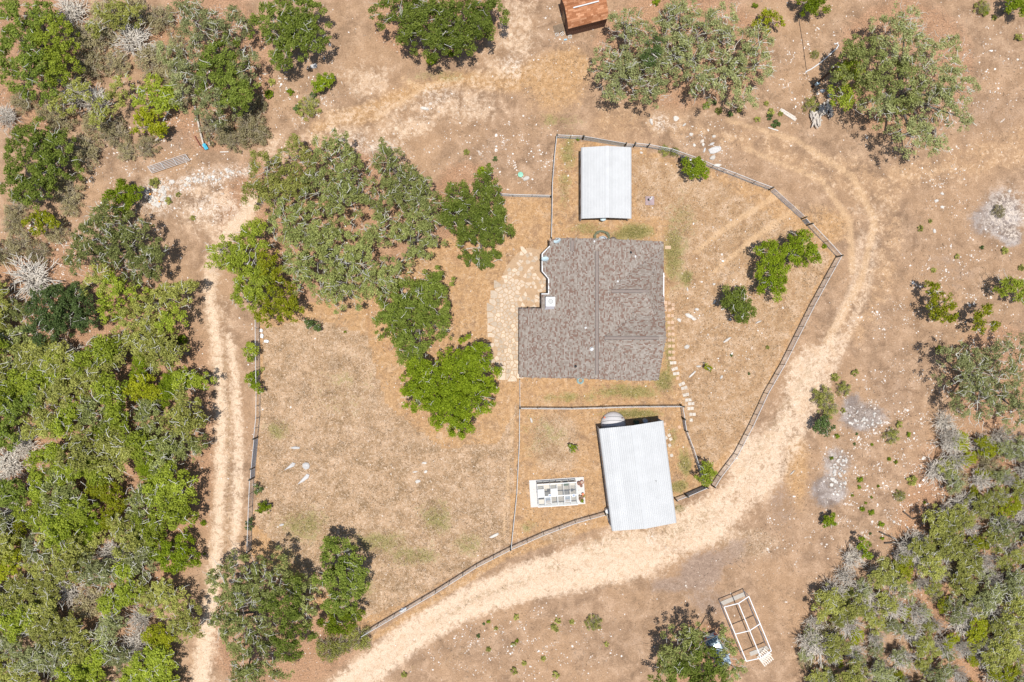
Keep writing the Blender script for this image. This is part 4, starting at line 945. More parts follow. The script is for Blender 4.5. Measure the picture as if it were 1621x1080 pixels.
single("hose_coil", m, plain("teal_hose", (.25, .38, .38), .6), "coiled grey-teal hose below the house's bottom eave", "hose", (p.x, p.y, 0))
# U-shaped frame with tub, and tyre, behind the house
uf = thing("garden_arbor", "knobbly U-shaped green-grey frame at the house's top wall", "arbor", W(953, 376, 0)); M_arb = plain("mossy_wood", (.13, .14, .09), .9, 0, .45, 9)
def stack_line(pts_, w, z0, z1):
    for (xa, ya), (xb, yb_) in zip(pts_[:-1], pts_[1:]):
        n = max(2, int(math.hypot(xb - xa, yb_ - ya) / 3.2))
        for k in range(n):
            p = W(xa + (xb - xa) * (k + .5) / n, ya + (yb_ - ya) * (k + .5) / n, 0); m = MB(); m.box(p.x, p.y, 0, rnd.uniform(z0, z1), w * rnd.uniform(.8, 1.2), w * rnd.uniform(.8, 1.2), rnd.uniform(0, 1.5)); part(uf, "stone_block", m, M_arb)
stack_line([(941, 386), (941.5, 372), (947, 367.5), (953, 366.5), (959, 369), (963.5, 373), (963.5, 386)], .28, .25, .5)
p = W(954, 379.5, .4); m = MB(); m.lathe((p.x, p.y, 0), [(.42, 0), (.5, .55), (.54, .58), (.48, .58), (.4, .2)], 18, None, 1.0, .8); single("metal_tub", m, M_wallmetal, "grey-blue metal tub inside the U-shaped frame", "tub", (p.x, p.y, 0))
p = W(970.5, 381, .1); m = MB()
m.tube([(p.x + .36 * math.cos(a), p.y + .36 * math.sin(a), .12) for a in [2 * math.pi * i / 20 for i in range(21)]], .11, 8); single("old_tyre", m, plain("dusty_rubber", (.12, .10, .085), .9), "dusty old tyre lying beside the house's top wall", "tyre", (p.x, p.y, 0))

# flat pipe gate lying on the ground, upper left
def pipe_gate(name, lab, P, Q, ht, bars, lying, r=.028, stays=3):
    """gate between P and Q; lying flat towards `lying` or standing when it is None"""
    P, Q = Vector(P), Vector(Q); up = Vector(lying) if lying else Vector((0, 0, ht)); t = thing(name, lab, "gate", ((P.x + Q.x) / 2, (P.y + Q.y) / 2, 0))
    for k in range(bars):
        f = k / (bars - 1); m = MB(); m.tube([P + up * f, Q + up * f], r, 6); part(t, "rail", m, M_galv)
    for k in range(stays):
        f = k / (stays - 1); m = MB(); a = P.lerp(Q, f); m.tube([a, a + up], r, 6); part(t, "stay", m, M_galv)
    return t
G0, G1 = W(240.5, 274, .35), W(300, 254, .35)
pipe_gate("farm_gate", "grey pipe farm gate lying flat on brown dirt", G0, G1, 0, 6, W(233.5, 264, .42) - G0, .027, 4)
# pair of weathered beams with a bright blue end
for pts_, lab, r in (([(308, 168), (316, 205), (322.5, 231)], "long weathered pole with a bright blue tarp at its end", .11), ([(324.5, 198), (332, 230)], "shorter weathered pole beside the blue-ended pole", .10)):
    m = MB(); m.tube([W(x, y, .35) for x, y in pts_], r, 8); single("timber_pole", m, M_bleached, lab, "pole", W(pts_[0][0], pts_[0][1], 0))
m = MB(); a, b = W(322.5, 228, .55), W(327.5, 236.5, .2); m.bar(a, b, .42, .16); m.bar(a + Vector((.05, .05, .08)), b + Vector((-.1, -.02, .1)), .2, .1); single("blue_tarp", m, plain("bright_blue_tarp", (.06, .40, .55), .5, 0, .3), "crumpled bright blue tarp at the end of the poles", "tarp", (a + b) / 2)
m = MB(); m.tube([W(308, 215, .2), W(317, 231, .3), W(326, 238, .1)], .04, 6); single("red_rod", m, plain("rust_red", (.25, .05, .04), .7), "thin rust-red rod beside the weathered poles", "rod", W(315, 228, 0))
m = MB(); m.tube([W(258, 192, .3), W(268, 174, .35)], .07, 6); single("grey_pipe", m, M_galv, "short grey pipe beside the vivid yellow-green shrub", "pipe", W(263, 183, 0))
m = MB(); m.bar(W(348.5, 240.8, .05), W(362, 240.3, .05), .11, .05); single("white_board", m, M_conc, "thin pale board on the dirt right of the blue tarp", "board", W(355, 240, 0))
m = MB(); m.bar(W(1235, 173.5, .08), W(1260, 190, .08), .4, .05); m.bar(W(1238, 173, .13), W(1259, 186, .13), .18, .03); single("grey_plank", m, M_bleached, "pair of grey weathered planks left of the driftwood pile", "plank", W(1247, 182, 0))
m = MB(); m.bar(W(1216, 202, .04), W(1232, 207, .04), .12, .04); single("pale_batten", m, M_conc, "thin pale batten on the dirt below the grey planks", "batten", W(1224, 204, 0))
# utility pole with guy hose and meter
pb, pt_ = W(1287, 137, 0), None
up_ = thing("utility_pole", "dark utility pole with grey meter box left of the big right oak", "pole", (pb.x, pb.y, 0))
m = MB(); m.tube([(pb.x, pb.y, 0), (pb.x, pb.y, 6.1)], [.16, .12], 10); part(up_, "post", m, plain("creosote_pole", (.05, .03, .022), .8))
m = MB(); m.box(pb.x - .05, pb.y - .15, 1.0, 1.6, .35, .3, .5); part(up_, "meter_box", m, plain("blue_grey_box", (.30, .42, .50), .5)); m = MB(); m.box(pb.x + .2, pb.y + .1, .4, .8, .26, .2, .5); part(up_, "junction_box", m, M_galv)
m = MB(); m.bar((pb.x - .35, pb.y, 5.8), (pb.x + .35, pb.y + .1, 5.8), .1, .1); part(up_, "cross_arm", m, M_postwood)
for s_ in (-.3, .3): m = MB(); m.lathe((pb.x + s_, pb.y, 5.86), [(.05, 0), (.06, .1), (.03, .16)], 8); part(up_, "insulator", m, M_white)
m = MB(); m.tube([W(x, y, .08) for x, y in ((1275, 114), (1285, 109), (1298, 100), (1312, 88), (1324, 77), (1327.5, 72), (1325, 69), (1320.5, 70))], .075, 7); single("white_hose", m, M_white, "curved white pipe lying left of the big right oak", "pipe", W(1300, 96, 0))
m = MB(); m.tube([W(x, y, .02) for x, y in ((1264, 22), (1266, 40), (1271, 70), (1275, 100), (1278, 122))], .03, 5); single("black_cable", m, M_rubber, "thin dark cable running down to the utility pole", "cable", W(1270, 70, 0))
# bleached driftwood pile
jr = random.Random(9)
for i in range(48):
    x, y = (jr.uniform(1284, 1304), jr.uniform(180, 203)) if i < 20 else (jr.uniform(1298, 1316), jr.uniform(164, 186)); a = jr.uniform(1.0, 2.3); L_ = jr.uniform(8, 15); z = jr.uniform(.08, .5)
    m = MB(); pp = [W(x + math.cos(a) * L_ * (k / 3 - .5) + jr.uniform(-1, 1), y + math.sin(a) * L_ * (k / 3 - .5) + jr.uniform(-1, 1), z + .05 * k) for k in range(4)]
    m.tube(pp, [.15, .14, .10, .04], 6); single("driftwood_log", m, M_bleached, "bleached crooked log in the driftwood pile left of the big right oak", "log", W(x, y, 0), "bleached logs in the driftwood pile")
for x, y, s_, lab in ((1302, 144, .3, "pale crumpled sack beside the utility pole"), (1314, 152, .34, "grey-white sack above the driftwood pile"), (1321, 163, .24, "small blue-grey sack right of the driftwood pile")):
    p = W(x, y, .1); m = MB(); m.lathe((p.x, p.y, 0), [(s_ * .8, 0), (s_, .1), (s_ * .8, .25), (s_ * .3, .32)], 9, None, 1.2, .8); single("sack", m, plain("sack_cloth", (.45, .47, .50), .7), lab, "sack", (p.x, p.y, 0), smooth=True)
# orange bits on rubble
# white chairs / blocks by the left fence
for x, y, w, d, a, lab in ((414.5, 523.5, .38, .5, .1, "upper white slab beside the left fence top"), (415.5, 532, .4, .62, .05, "middle white slab beside the left fence top"), (422.5, 540.5, .66, .4, -.2, "lowest white slab, wide, inside the left fence")):
    p = W(x, y, 0); m = MB(); m.prism([(p.x - w/2, p.y - d * .3), (p.x + w * .3, p.y - d/2), (p.x + w/2, p.y + d * .2), (p.x + w * .1, p.y + d/2), (p.x - w * .4, p.y + d * .42)], 0, .22); single("white_slab", m, M_white, lab, "slab", (p.x, p.y, 0))
p = W(638, 966, .1); m = MB(); m.prism([tuple(W(x, y, 0)[:2]) for x, y in ((632, 968), (636, 962.5), (643, 960.5), (643.5, 964), (637, 968.5))], 0, .18); single("white_sheet", m, M_white, "white sheet caught on the bottom fence", "sheet", (p.x, p.y, 0))
# ------------------------------------------------------------------ chain-link fences: posts, rails and woven wire, all real
M_wire = plain("fence_wire", (.60, .60, .58), .6, .0, .1)
M_rail = plain("pale_rail", (.58, .58, .57), .6, .0, .1)
M_tpost = plain("steel_post", (.12, .12, .10), .7, .1, .2)
_wire = {}
def wire_panel(L, ht):
    """woven wire for one bay, as slim three-sided wires"""
    key = (round(L * 4) / 4, ht)
    if key in _wire: return _wire[key], key[0]
    m = MB(); L0 = key[0]; sp = .14; r = .0048
    k = -ht
    while k < L0:
        for sg in (1, -1):
            a0_, b0_ = (k, 0.03), (k + ht, ht)
            xa, xb = max(a0_[0], 0), min(b0_[0], L0)
            if xb - xa < .02: continue
            za, zb = .03 + (xa - a0_[0]) * (ht - .03) / ht, .03 + (xb - a0_[0]) * (ht - .03) / ht
            if sg < 0: za, zb = ht + .03 - za, ht + .03 - zb
            m.tube([(xa, 0.004 * sg, za), (xb, 0.004 * sg, zb)], r, 3, None, False)
        k += sp
    me_ = mesh_of("woven_wire", m); me_.materials.append(M_wire); _wire[key] = me_
    return me_, L0
def fence(lab, px, ht=1.3, bay=26.0, post=M_tpost, r=.035, corner=True, group=None, wood=()):
    pts_ = [W(x, y, 0) for x, y in px]; mid_ = pts_[len(pts_) // 2]
    t = thing("wire_fence", lab, "fence", mid_, group)
    for i in range(len(pts_) - 1):
        a, b = pts_[i], pts_[i + 1]; L = (b - a).length; n = max(1, round(L / (bay * S))); ang = math.atan2(b.y - a.y, b.x - a.x)
        for k in range(n + 1):
            if k == n and i < len(pts_) - 2: continue
            p = a.lerp(b, k / n); big = (k in (0, n)) and corner and (i == 0 or i == len(pts_) - 2 or k == 0) and ((i in wood) or (i == 0 and k == 0) or (i == len(pts_) - 2 and k == n))
            m = MB(); lean = Vector((rnd.uniform(-.05, .05), rnd.uniform(-.05, .05), 0))
            m.tube([p, p + lean + Vector((0, 0, ht + (.25 if big else .06)))], .09 if big else r, 8 if big else 6); part(t, "post", m, M_postwood if big else post)
        m = MB(); m.tube([a + Vector((0, 0, ht)), b + Vector((0, 0, ht))], .036, 6); part(t, "top_rail", m, M_rail)
        for k in range(n):
            p, q = a.lerp(b, k / n), a.lerp(b, (k + 1) / n); me_, L0 = wire_panel((q - p).length, ht)
            o_ = bpy.data.objects.new("woven_wire", me_); COL.objects.link(o_); o_.parent = t; o_["kind"] = "stuff"
            o_.location = p - mid_; o_.rotation_euler = (0, 0, ang); o_.scale = ((q - p).length / L0, 1, 1)
    return t
fence("wire fence along the left drive, above its gate", [(411, 500), (411.5, 560), (412.5, 622), (412, 660), (408.5, 692)], 1.5, 20)
fence("wire fence along the left drive, below its gate", [(402.5, 756), (400.5, 800), (398, 870)], 1.5, 24)
fence("long curving wire fence above the bottom drive", [(574, 1002), (625, 972), (690, 934), (755, 893), (808, 866), (860, 843), (910, 824), (957, 811)], 1.3, 27, wood=(4,))
fence("straight wire fence from house corner down to the bottom fence", [(822.5, 645), (822, 700), (818, 780), (809, 866)], 1.2, 30)
fence("wire fence across the strip between house and barn", [(823, 645.5), (905, 646), (1000, 643), (1078, 642.5)], 1.3, 24, r=.03)
fence("short wire fence at the right end of the barn yard", [(1077, 642), (1080, 661)], 1.3, 20)
fence("wire fence from the narrow gate to the corner bush", [(1083.5, 681), (1094, 708), (1106, 745), (1112, 768)], 1.3, 18)
fence("short wire fence between barn and white gate", [(1068, 789), (1084, 783)], 1.2, 20)
fence("long wire fence down the right side of the yard", [(1324, 407), (1305, 441), (1281, 485), (1257, 533), (1235, 577), (1209, 622), (1186, 672), (1162, 718), (1136, 752), (1126, 768)], 1.5, 20)
fence("wire fence between the double-rail gate and right corner", [(1277, 357), (1303, 384), (1324, 407)], 1.5, 30)
fence("wire fence curving above the round yard tree", [(1003, 232), (1024, 234), (1060, 241), (1100, 255), (1125, 266), (1160, 279), (1190, 291), (1217, 301)], 1.4, 22, wood=(1,))
fence("short wire fence at the yard's top left corner", [(880.5, 219), (902, 220), (922, 221)], 1.4, 21)
fence("wire fence down the left side of the small carport", [(880.5, 219), (877, 250), (873.5, 295), (873, 340), (872, 380)], 1.4, 30)
fence("short wire fence between the green oak and carport yard", [(790, 310), (812, 311.5), (872, 313)], 1.3, 30)

def gate_posts(t, pts_, ht=1.6):
    for x, y in pts_:
        p = W(x, y, 0); m = MB(); m.tube([p, p + Vector((0, 0, ht))], .09, 8); part(t, "gate_post", m, M_postwood)
def sheet_gate(name, lab, a, b, ht, bars, solid=False):
    P, Q = W(*a, .12), W(*b, .12); t = pipe_gate(name, lab, P, Q, ht - .12, bars, None, .024, 4); BASE[t.name] = Vector(t.location)
    n = (Q - P); ang = math.atan2(n.y, n.x)
    me_, L0 = wire_panel(n.length, ht - .12); o_ = bpy.data.objects.new("woven_wire", me_); COL.objects.link(o_); o_.parent = t; o_["kind"] = "stuff"
    o_.location = P - Vector(t.location); o_.rotation_euler = (0, 0, ang); o_.scale = (n.length / L0, 1, 1)
    return t
def panel_gate(name, lab, a, b, ht, mat):
    P, Q = W(*a, .1), W(*b, .1); t = pipe_gate(name, lab, P, Q, ht - .1, 2, None, .03, 4); n = 7
    for k in range(n):
        z0, z1 = .13 + (ht - .16) * k / n, .13 + (ht - .16) * (k + 1) / n - .035; m = MB(); m.bar(P + Vector((0, 0, (z0 + z1) / 2 - .1)), Q + Vector((0, 0, (z0 + z1) / 2 - .1)), .03, z1 - z0); part(t, "slat", m, mat)
    return t
t = panel_gate("yard_gate", "pale blue-grey slatted gate across the left fence", (408.3, 694), (404, 738), 1.4, M_wallmetal); gate_posts(t, ((408.5, 692), (403.5, 739.5), (402.6, 755)))
t = panel_gate("walk_gate", "narrow pale gate below the yard gate on the left drive", (403.5, 741), (402.8, 754), 1.4, M_wallmetal)
t = panel_gate("driveway_gate", "long pale grey slatted gate at the carport's top", (923, 221), (987, 232), 1.45, plain("pale_slat", (.55, .60, .62), .4, .3)); gate_posts(t, ((922.5, 221), (988.5, 232)))
t = sheet_gate("walk_gate", "narrow pipe gate right of the long carport gate", (990.5, 232), (1001, 233), 1.3, 4); gate_posts(t, ((1002.5, 233),))
t = sheet_gate("field_gate", "long double-rail pipe gate across the right tracks", (1220, 302.5), (1267, 345), 1.35, 5); gate_posts(t, ((1217, 301), (1268.5, 347)))
t = panel_gate("walk_gate", "narrow grey gate beside the long right pipe gate", (1270, 349), (1275.5, 355.5), 1.3, M_wallmetal); gate_posts(t, ((1276.8, 357),))
t = panel_gate("walk_gate", "narrow blue-grey gate above the barn's right side", (1080.5, 664), (1083, 679.5), 1.35, M_wallmetal); gate_posts(t, ((1080, 662.5),))
t = panel_gate("barn_gate", "bright white slatted gate between barn and corner bush", (1086, 782), (1114.5, 769.5), 1.4, M_metal_roof); gate_posts(t, ((1085, 783), (1115.5, 769)))
t = sheet_gate("side_gate", "pale pipe gate at the house's lower left corner", (822.8, 601), (823, 628), 1.2, 4)
t = sheet_gate("side_gate", "shorter pipe gate above the fence corner left of the barn yard", (823, 630), (823, 644), 1.2, 4)
# ------------------------------------------------------------------ foliage
LEAF = {
    'grey':   leafmat("oak_leaf_grey_green", (0.125, 0.150, 0.036), (0.470, 0.500, 0.170), .1, .38),
    'olive':  leafmat("leaf_olive", (0.180, 0.190, 0.032), (0.550, 0.550, 0.150), .1, .38),
    'green':  leafmat("oak_leaf_green", (0.085, 0.132, 0.014), (0.350, 0.415, 0.078), .1, .38),
    'fresh':  leafmat("leaf_fresh_green", (0.160, 0.215, 0.014), (0.530, 0.600, 0.080), .1, .42),
    'vivid':  leafmat("leaf_vivid_green", (0.100, 0.155, 0.005), (0.350, 0.435, 0.030), .1, .38),
    'yellow': leafmat("leaf_yellow_green", (0.170, 0.200, 0.005), (0.460, 0.470, 0.030), .12, .35),
    'dark':   leafmat("leaf_dark_green", (0.050, 0.086, 0.020), (0.155, 0.215, 0.065), .15, .25),
    'pale':   leafmat("oak_leaf_pale", (0.160, 0.178, 0.064), (0.490, 0.510, 0.225), .1, .38),
    'dry':    leafmat("leaf_dry_tan", (0.260, 0.225, 0.105), (0.520, 0.450, 0.250), .1, .3),
}
M_bark = plain("oak_bark", (.15, .13, .11), .95, 0, .35, 9)
M_twig = plain("lichen_twig", (.60, .575, .50), .9, 0, .25, 8, .2, .12)
M_deadtwig = plain("dead_grey_twig", (.66, .60, .515), .9, 0, .3, 8, .2, .12)
M_brush = plain("dry_brush_twig", (.42, .36, .25), .9, 0, .3, 8, .2, .15)

def tubes_np(lines, n=3):
    """lines: list of (points k x 3, radii k) -> arrays"""
    Vs, Fs, off = [], [], 0
    ang = np.arange(n) * 2 * np.pi / n; ca, sa = np.cos(ang), np.sin(ang)
    for P, R in lines:
        k = len(P); D = np.gradient(P, axis=0); D /= np.linalg.norm(D, axis=1)[:, None] + 1e-9
        ref = np.where(np.abs(D[:, 2:3]) > .9, np.array([[1., 0, 0]]), np.array([[0., 0, 1.]]))
        U = np.cross(D, ref); U /= np.linalg.norm(U, axis=1)[:, None] + 1e-9; Wv = np.cross(D, U)
        Vs.append((P[:, None] + (U[:, None] * ca[None, :, None] + Wv[:, None] * sa[None, :, None]) * R[:, None, None]).reshape(-1, 3))
        i = (np.arange(k - 1)[:, None] * n + np.arange(n)[None]).ravel(); j = (np.arange(k - 1)[:, None] * n + (np.arange(n)[None] + 1) % n).ravel()
        Fs.append(np.stack([i, j, j + n, i + n], 1) + off); off += k * n
    return np.concatenate(Vs), np.concatenate(Fs)

def leaves_np(C, R, T, per, size, g, flat=.6, up=.85):
    """clump centres C, radii R, tints T -> leaf blades (diamonds) around them"""
    n = np.maximum(4, (per * R * R).astype(int)); idx = np.repeat(np.arange(len(C)), n); N = len(idx)
    d = g.normal(size=(N, 3)); d /= np.linalg.norm(d, axis=1)[:, None]
    rad = R[idx] * g.random(N) ** .45
    pos = C[idx] + d * rad[:, None] * np.array([1, 1, flat])
    nr = g.normal(size=(N, 3)) * .75 + d * .35 + np.array([0, 0, up]); nr /= np.linalg.norm(nr, axis=1)[:, None]
    a = np.cross(nr, g.normal(size=(N, 3))); a /= np.linalg.norm(a, axis=1)[:, None]; b = np.cross(nr, a)
    s = size * g.uniform(.6, 1.35, N)[:, None]
    V = np.stack([pos - a * s * .5, pos - b * s * .34 + nr * s * .05, pos + a * s * .5, pos + b * s * .34 + nr * s * .05], 1).reshape(-1, 3)
    F = np.arange(N * 4).reshape(-1, 4)
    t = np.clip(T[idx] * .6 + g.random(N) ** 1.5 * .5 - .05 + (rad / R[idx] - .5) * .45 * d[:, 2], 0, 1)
    return V, F, t

STY = {  # leaf density per m2 of clump, leaf size, clump radius, share of clumps kept, surface twigs per m2, limb count
    'grey':   dict(per=325, size=.185, cr=.42, keep=.88, tw=.9),
    'olive':  dict(per=315, size=.18, cr=.42, keep=.88, tw=.7),
    'green':  dict(per=380, size=.19, cr=.46, keep=.96, tw=.35),
    'fresh':  dict(per=350, size=.19, cr=.44, keep=.92, tw=.5),
    'vivid':  dict(per=420, size=.185, cr=.48, keep=1.0, tw=.16),
    'yellow': dict(per=290, size=.205, cr=.40, keep=.95, tw=.15),
    'dark':   dict(per=340, size=.18, cr=.44, keep=1.0, tw=.10),
    'pale':   dict(per=270, size=.18, cr=.42, keep=.80, tw=1.0),
    'dry':    dict(per=110, size=.16, cr=.40, keep=.7, tw=.9),
}
def wobble(a, b, n, amp, g):
    t = np.linspace(0, 1, n)[:, None]; P = a + (b - a) * t
    P[1:] += np.cumsum(g.normal(size=(n - 1, 3)) * amp, axis=0) * np.array([1, 1, .6]); return P

def crown(lobes, kind, g, base):
    """lobes (x, y, z, r, rz) in metres; returns leaf arrays, twig arrays, trunk arrays, all relative to base"""
    st = STY[kind]; Cs, Rs, Ts = [], [], []; tw = []; trunk = []
    zmin = min(l[2] for l in lobes); b0 = np.array(base, float)
    top = np.array([np.mean([l[0] for l in lobes]) * .6 + b0[0] * .4, np.mean([l[1] for l in lobes]) * .6 + b0[1] * .4, zmin * .55])
    r0 = .05 * math.sqrt(sum(l[3] ** 2 for l in lobes)) + .04
    trunk.append((wobble(b0 - np.array([0, 0, .1]), top, 4, .07, g), np.array([r0 * 1.25, r0, r0 * .9, r0 * .8])))
    for (x, y, z, r, rz) in lobes:
        c = np.array([x, y, z]); ph = g.uniform(0, 6.28, 3)
        cr_ = min(st['cr'], .5 * r); n = max(3, int(2.5 * r * r / cr_ ** 2 * st['keep']))
        rr = np.sqrt(g.random(n)) ; th = g.uniform(0, 2 * np.pi, n)
        out = 1 + .16 * np.sin(3 * th + ph[0]) + .12 * np.sin(5 * th + ph[1]) + .08 * np.sin(8 * th + ph[2])
        sh = np.sqrt(np.maximum(0, 1 - rr ** 2)); dep = g.random(n) ** 1.6
        P = np.stack([x + r * rr * out * np.cos(th), y + r * rr * out * np.sin(th), z + rz * sh * (1 - .75 * dep) - .15 * rz * (rr > .8)], 1)
        lump = .5 + .5 * np.sin(P[:, 0] * 1.9 + ph[0]) * np.sin(P[:, 1] * 2.1 + ph[1])
        keep = g.random(n) < np.clip(st['keep'] + .25 * (lump - .5) * (2 if st['keep'] < .9 else .6), 0, 1)
        P = P[keep]; lump = lump[keep]
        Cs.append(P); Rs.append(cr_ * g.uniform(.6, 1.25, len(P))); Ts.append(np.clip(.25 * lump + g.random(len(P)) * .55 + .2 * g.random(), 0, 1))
        # limb to the lobe, branches to the shell, crooked twigs over the top
        trunk.append((wobble(top, c + np.array([0, 0, rz * .2]), 5, .12, g), np.linspace(r0 * .6, .045, 5)))
        for _ in range(int(2 + r * 1.6)):
            a = g.uniform(0, 6.28); q = r * g.uniform(.4, .95); e = c + np.array([q * math.cos(a), q * math.sin(a), rz * math.sqrt(max(0, 1 - (q / r) ** 2)) * g.uniform(.75, 1.0)])
            tw.append((wobble(c + np.array([0, 0, rz * .2]), e, 6, .10, g), np.linspace(.045, .018, 6)))
        for _ in range(int(st['tw'] * math.pi * r * r * .9)):
            a = g.uniform(0, 6.28); q = r * math.sqrt(g.random()) * .95
            s = c + np.array([q * math.cos(a), q * math.sin(a), rz * math.sqrt(max(0, 1 - (q / r) ** 2)) + g.uniform(-.15, .22)])
            hd = a + g.normal() * .9; L = g.uniform(.35, 1.15)
            e = s + np.array([math.cos(hd) * L, math.sin(hd) * L, g.uniform(-.25, .12)]); pts = wobble(s, e, 5, .085, g)
            tw.append((pts, np.linspace(.036, .012, 5)))
            if g.random() < .8:
                k = int(g.integers(1, 4)); hd2 = hd + g.choice([-1, 1]) * g.uniform(.5, 1.2); f = pts[k] + np.array([math.cos(hd2), math.sin(hd2), .1]) * L * .5
                tw.append((wobble(pts[k], f, 4, .06, g), np.linspace(.024, .010, 4)))
    C = np.concatenate(Cs) - b0; R = np.concatenate(Rs); T = np.concatenate(Ts)
    lv = leaves_np(C, R, T, st['per'], st['size'], g)
    tv = tubes_np([(p - b0, r) for p, r in tw], 3); kv = tubes_np([(p - b0, r) for p, r in trunk], 7)
    return lv, tv, kv

def tree_parts(t, kind, lv, tv, kv):
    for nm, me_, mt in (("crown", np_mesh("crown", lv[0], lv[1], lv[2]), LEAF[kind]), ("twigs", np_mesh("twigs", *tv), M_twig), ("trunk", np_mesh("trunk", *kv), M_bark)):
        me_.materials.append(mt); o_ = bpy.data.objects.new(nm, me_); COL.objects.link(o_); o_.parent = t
        if nm == "twigs": o_["kind"] = "stuff"
seed_ = [100]
ALL_LOBES = []
def tree(name, label, cat, kind, h, px, group=None, second=None):
    """px: crown lobes as photo pixels (x, y, r)"""
    seed_[0] += 1; g = np.random.default_rng(seed_[0]); lobes = []
    if "grove" in label and kind in ("grey", "olive"): px = [(x, y, r * .91) for x, y, r in px]
    for x, y, r in px:
        ALL_LOBES.append((x, y, r)); rz = min(r * S * .85, h * .42); z = h * g.uniform(.88, 1.0) - rz; p = W(x, y, z + rz * .75)
        lobes.append((p.x, p.y, z, r * S * 1.0, rz))
    bx = sum(l[0] * l[3] ** 2 for l in lobes) / sum(l[3] ** 2 for l in lobes); by = sum(l[1] * l[3] ** 2 for l in lobes) / sum(l[3] ** 2 for l in lobes)
    t = thing(name, label, cat, (bx, by, 0), group)
    if second:                                       # a tree that carries two tones of leaf
        k2, sel = second; g2 = np.random.default_rng(seed_[0] + 5000)
        l2 = [lobes[i] for i in sel]; l1 = [l for i, l in enumerate(lobes) if i not in sel]
        lv, tv, kv = crown(l1, kind, g, (bx, by, 0)); tree_parts(t, kind, lv, tv, kv)
        lv, tv, kv = crown(l2, k2, g2, (bx, by, 0))
        me_ = np_mesh("crown", lv[0], lv[1], lv[2]); me_.materials.append(LEAF[k2]); o_ = bpy.data.objects.new("crown", me_); COL.objects.link(o_); o_.parent = t
    else:
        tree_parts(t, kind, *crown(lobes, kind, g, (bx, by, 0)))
    return t

# ---- the trees one can point to
O = "live_oak"
tree(O, "vivid green round oak below the patio, nearest the house's left corner", "tree", 'vivid', 6.0, [(668, 600, 34), (735, 590, 46), (752, 628, 34), (700, 622, 40), (712, 655, 34), (728, 678, 17), (758, 566, 22), (655, 628, 24)])
tree(O, "rich green oak with a notched top left of the carport fence", "tree", 'green', 6.0, [(718, 312, 24), (768, 295, 20), (735, 345, 32), (772, 330, 30), (790, 362, 20), (758, 388, 34), (715, 345, 20), (772, 275, 12), (770, 412, 14)])
tree(O, "green oak between the grey oak grove and the vivid round oak", "tree", 'green', 6.0, [(686, 446, 24), (640, 478, 40), (680, 485, 30), (618, 510, 28), (648, 542, 30), (700, 520, 16), (660, 560, 14)])
tree(O, "olive-tinged oak at the upper left of the middle grove", "tree", 'olive', 6.5, [(418, 268, 34), (462, 250, 32), (432, 308, 34), (398, 300, 20), (462, 290, 28)])
tree(O, "grey-green oak at the top of the middle grove", "tree", 'grey', 7.0, [(520, 250, 40), (552, 278, 32), (500, 300, 36), (540, 318, 36), (530, 222, 20)])
tree(O, "grey-green oak with a pointed top right in the middle grove", "tree", 'grey', 6.5, [(614, 254, 28), (640, 290, 38), (604, 312, 32), (664, 318, 28), (612, 232, 14), (668, 290, 16)])
tree(O, "widest grey oak at the heart of the middle grove", "tree", 'grey', 7.0, [(480, 366, 40), (530, 392, 42), (500, 436, 40), (450, 350, 34), (566, 416, 36), (540, 458, 34), (596, 448, 30), (470, 415, 28)])
tree(O, "sparse grey oak between the grove's heart and notched green oak", "tree", 'grey', 6.0, [(600, 362, 30), (648, 360, 32), (682, 345, 20), (628, 420, 26), (690, 378, 14), (665, 395, 20)])
tree(O, "yellow-green oak at the grove's left edge beside the drive", "tree", 'fresh', 5.5, [(350, 400, 26), (378, 416, 30), (402, 446, 32), (432, 470, 30), (398, 375, 26), (460, 486, 18), (385, 470, 22), (425, 420, 24), (415, 500, 14)], second=('yellow', [3, 5, 8, 7]))
tree(O, "green oak cut by the picture's top, left of the brown shed", "tree", 'green', 6.5, [(630, 10, 36), (675, 25, 40), (725, 25, 42), (770, 5, 28), (648, 50, 20), (690, 66, 22), (728, 58, 22), (760, 35, 20)])
tree(O, "grey oak right of the brown shed", "tree", 'pale', 6.0, [(962, 92, 24), (1000, 62, 36), (985, 118, 34), (1032, 104, 38), (1030, 140, 24), (974, 146, 16), (992, 28, 24)])
tree(O, "middle grey oak of the row right of the brown shed", "tree", 'pale', 6.0, [(1070, 40, 36), (1122, 45, 36), (1098, 88, 34), (1060, 85, 24), (1080, 10, 24), (1105, 118, 22)])
tree(O, "rightmost grey oak of the row right of the brown shed", "tree", 'pale', 5.5, [(1168, 70, 34), (1200, 98, 28), (1152, 118, 30), (1180, 150, 20), (1120, 136, 22), (1205, 62, 20), (1150, 20, 20)])
tree("ash_juniper", "dark green juniper poking up through the grey oaks", "tree", 'dark', 6.6, [(1033, 82, 12), (1040, 66, 10), (1028, 95, 9)])
tree(O, "largest grey-green oak at upper right beside the utility pole", "tree", 'pale', 7.5, [(1372, 88, 38), (1430, 62, 44), (1490, 92, 44), (1420, 128, 48), (1480, 158, 42), (1400, 172, 28), (1452, 212, 28), (1522, 135, 30), (1528, 188, 16), (1440, 26, 24), (1486, 222, 20)], second=('grey', [0, 3]))
tree(O, "green spreading half of the tall right oak nearest the debris", "tree", 'fresh', 5.0, [(1345, 112, 24), (1352, 88, 18), (1340, 150, 18)])
tree(O, "grey-green oak above the two weathered poles", "tree", 'pale', 6.0, [(310, 40, 38), (345, 100, 42), (300, 95, 30), (370, 140, 34), (335, 165, 30), (355, 40, 34), (290, 10, 26), (390, 100, 24)], second=('green', [1, 3]))
tree(O, "green oak at the top edge right of the poles", "tree", 'green', 6.0, [(428, 28, 34), (478, 18, 30), (450, 72, 26), (494, 58, 22), (470, 45, 26), (440, 95, 14)])
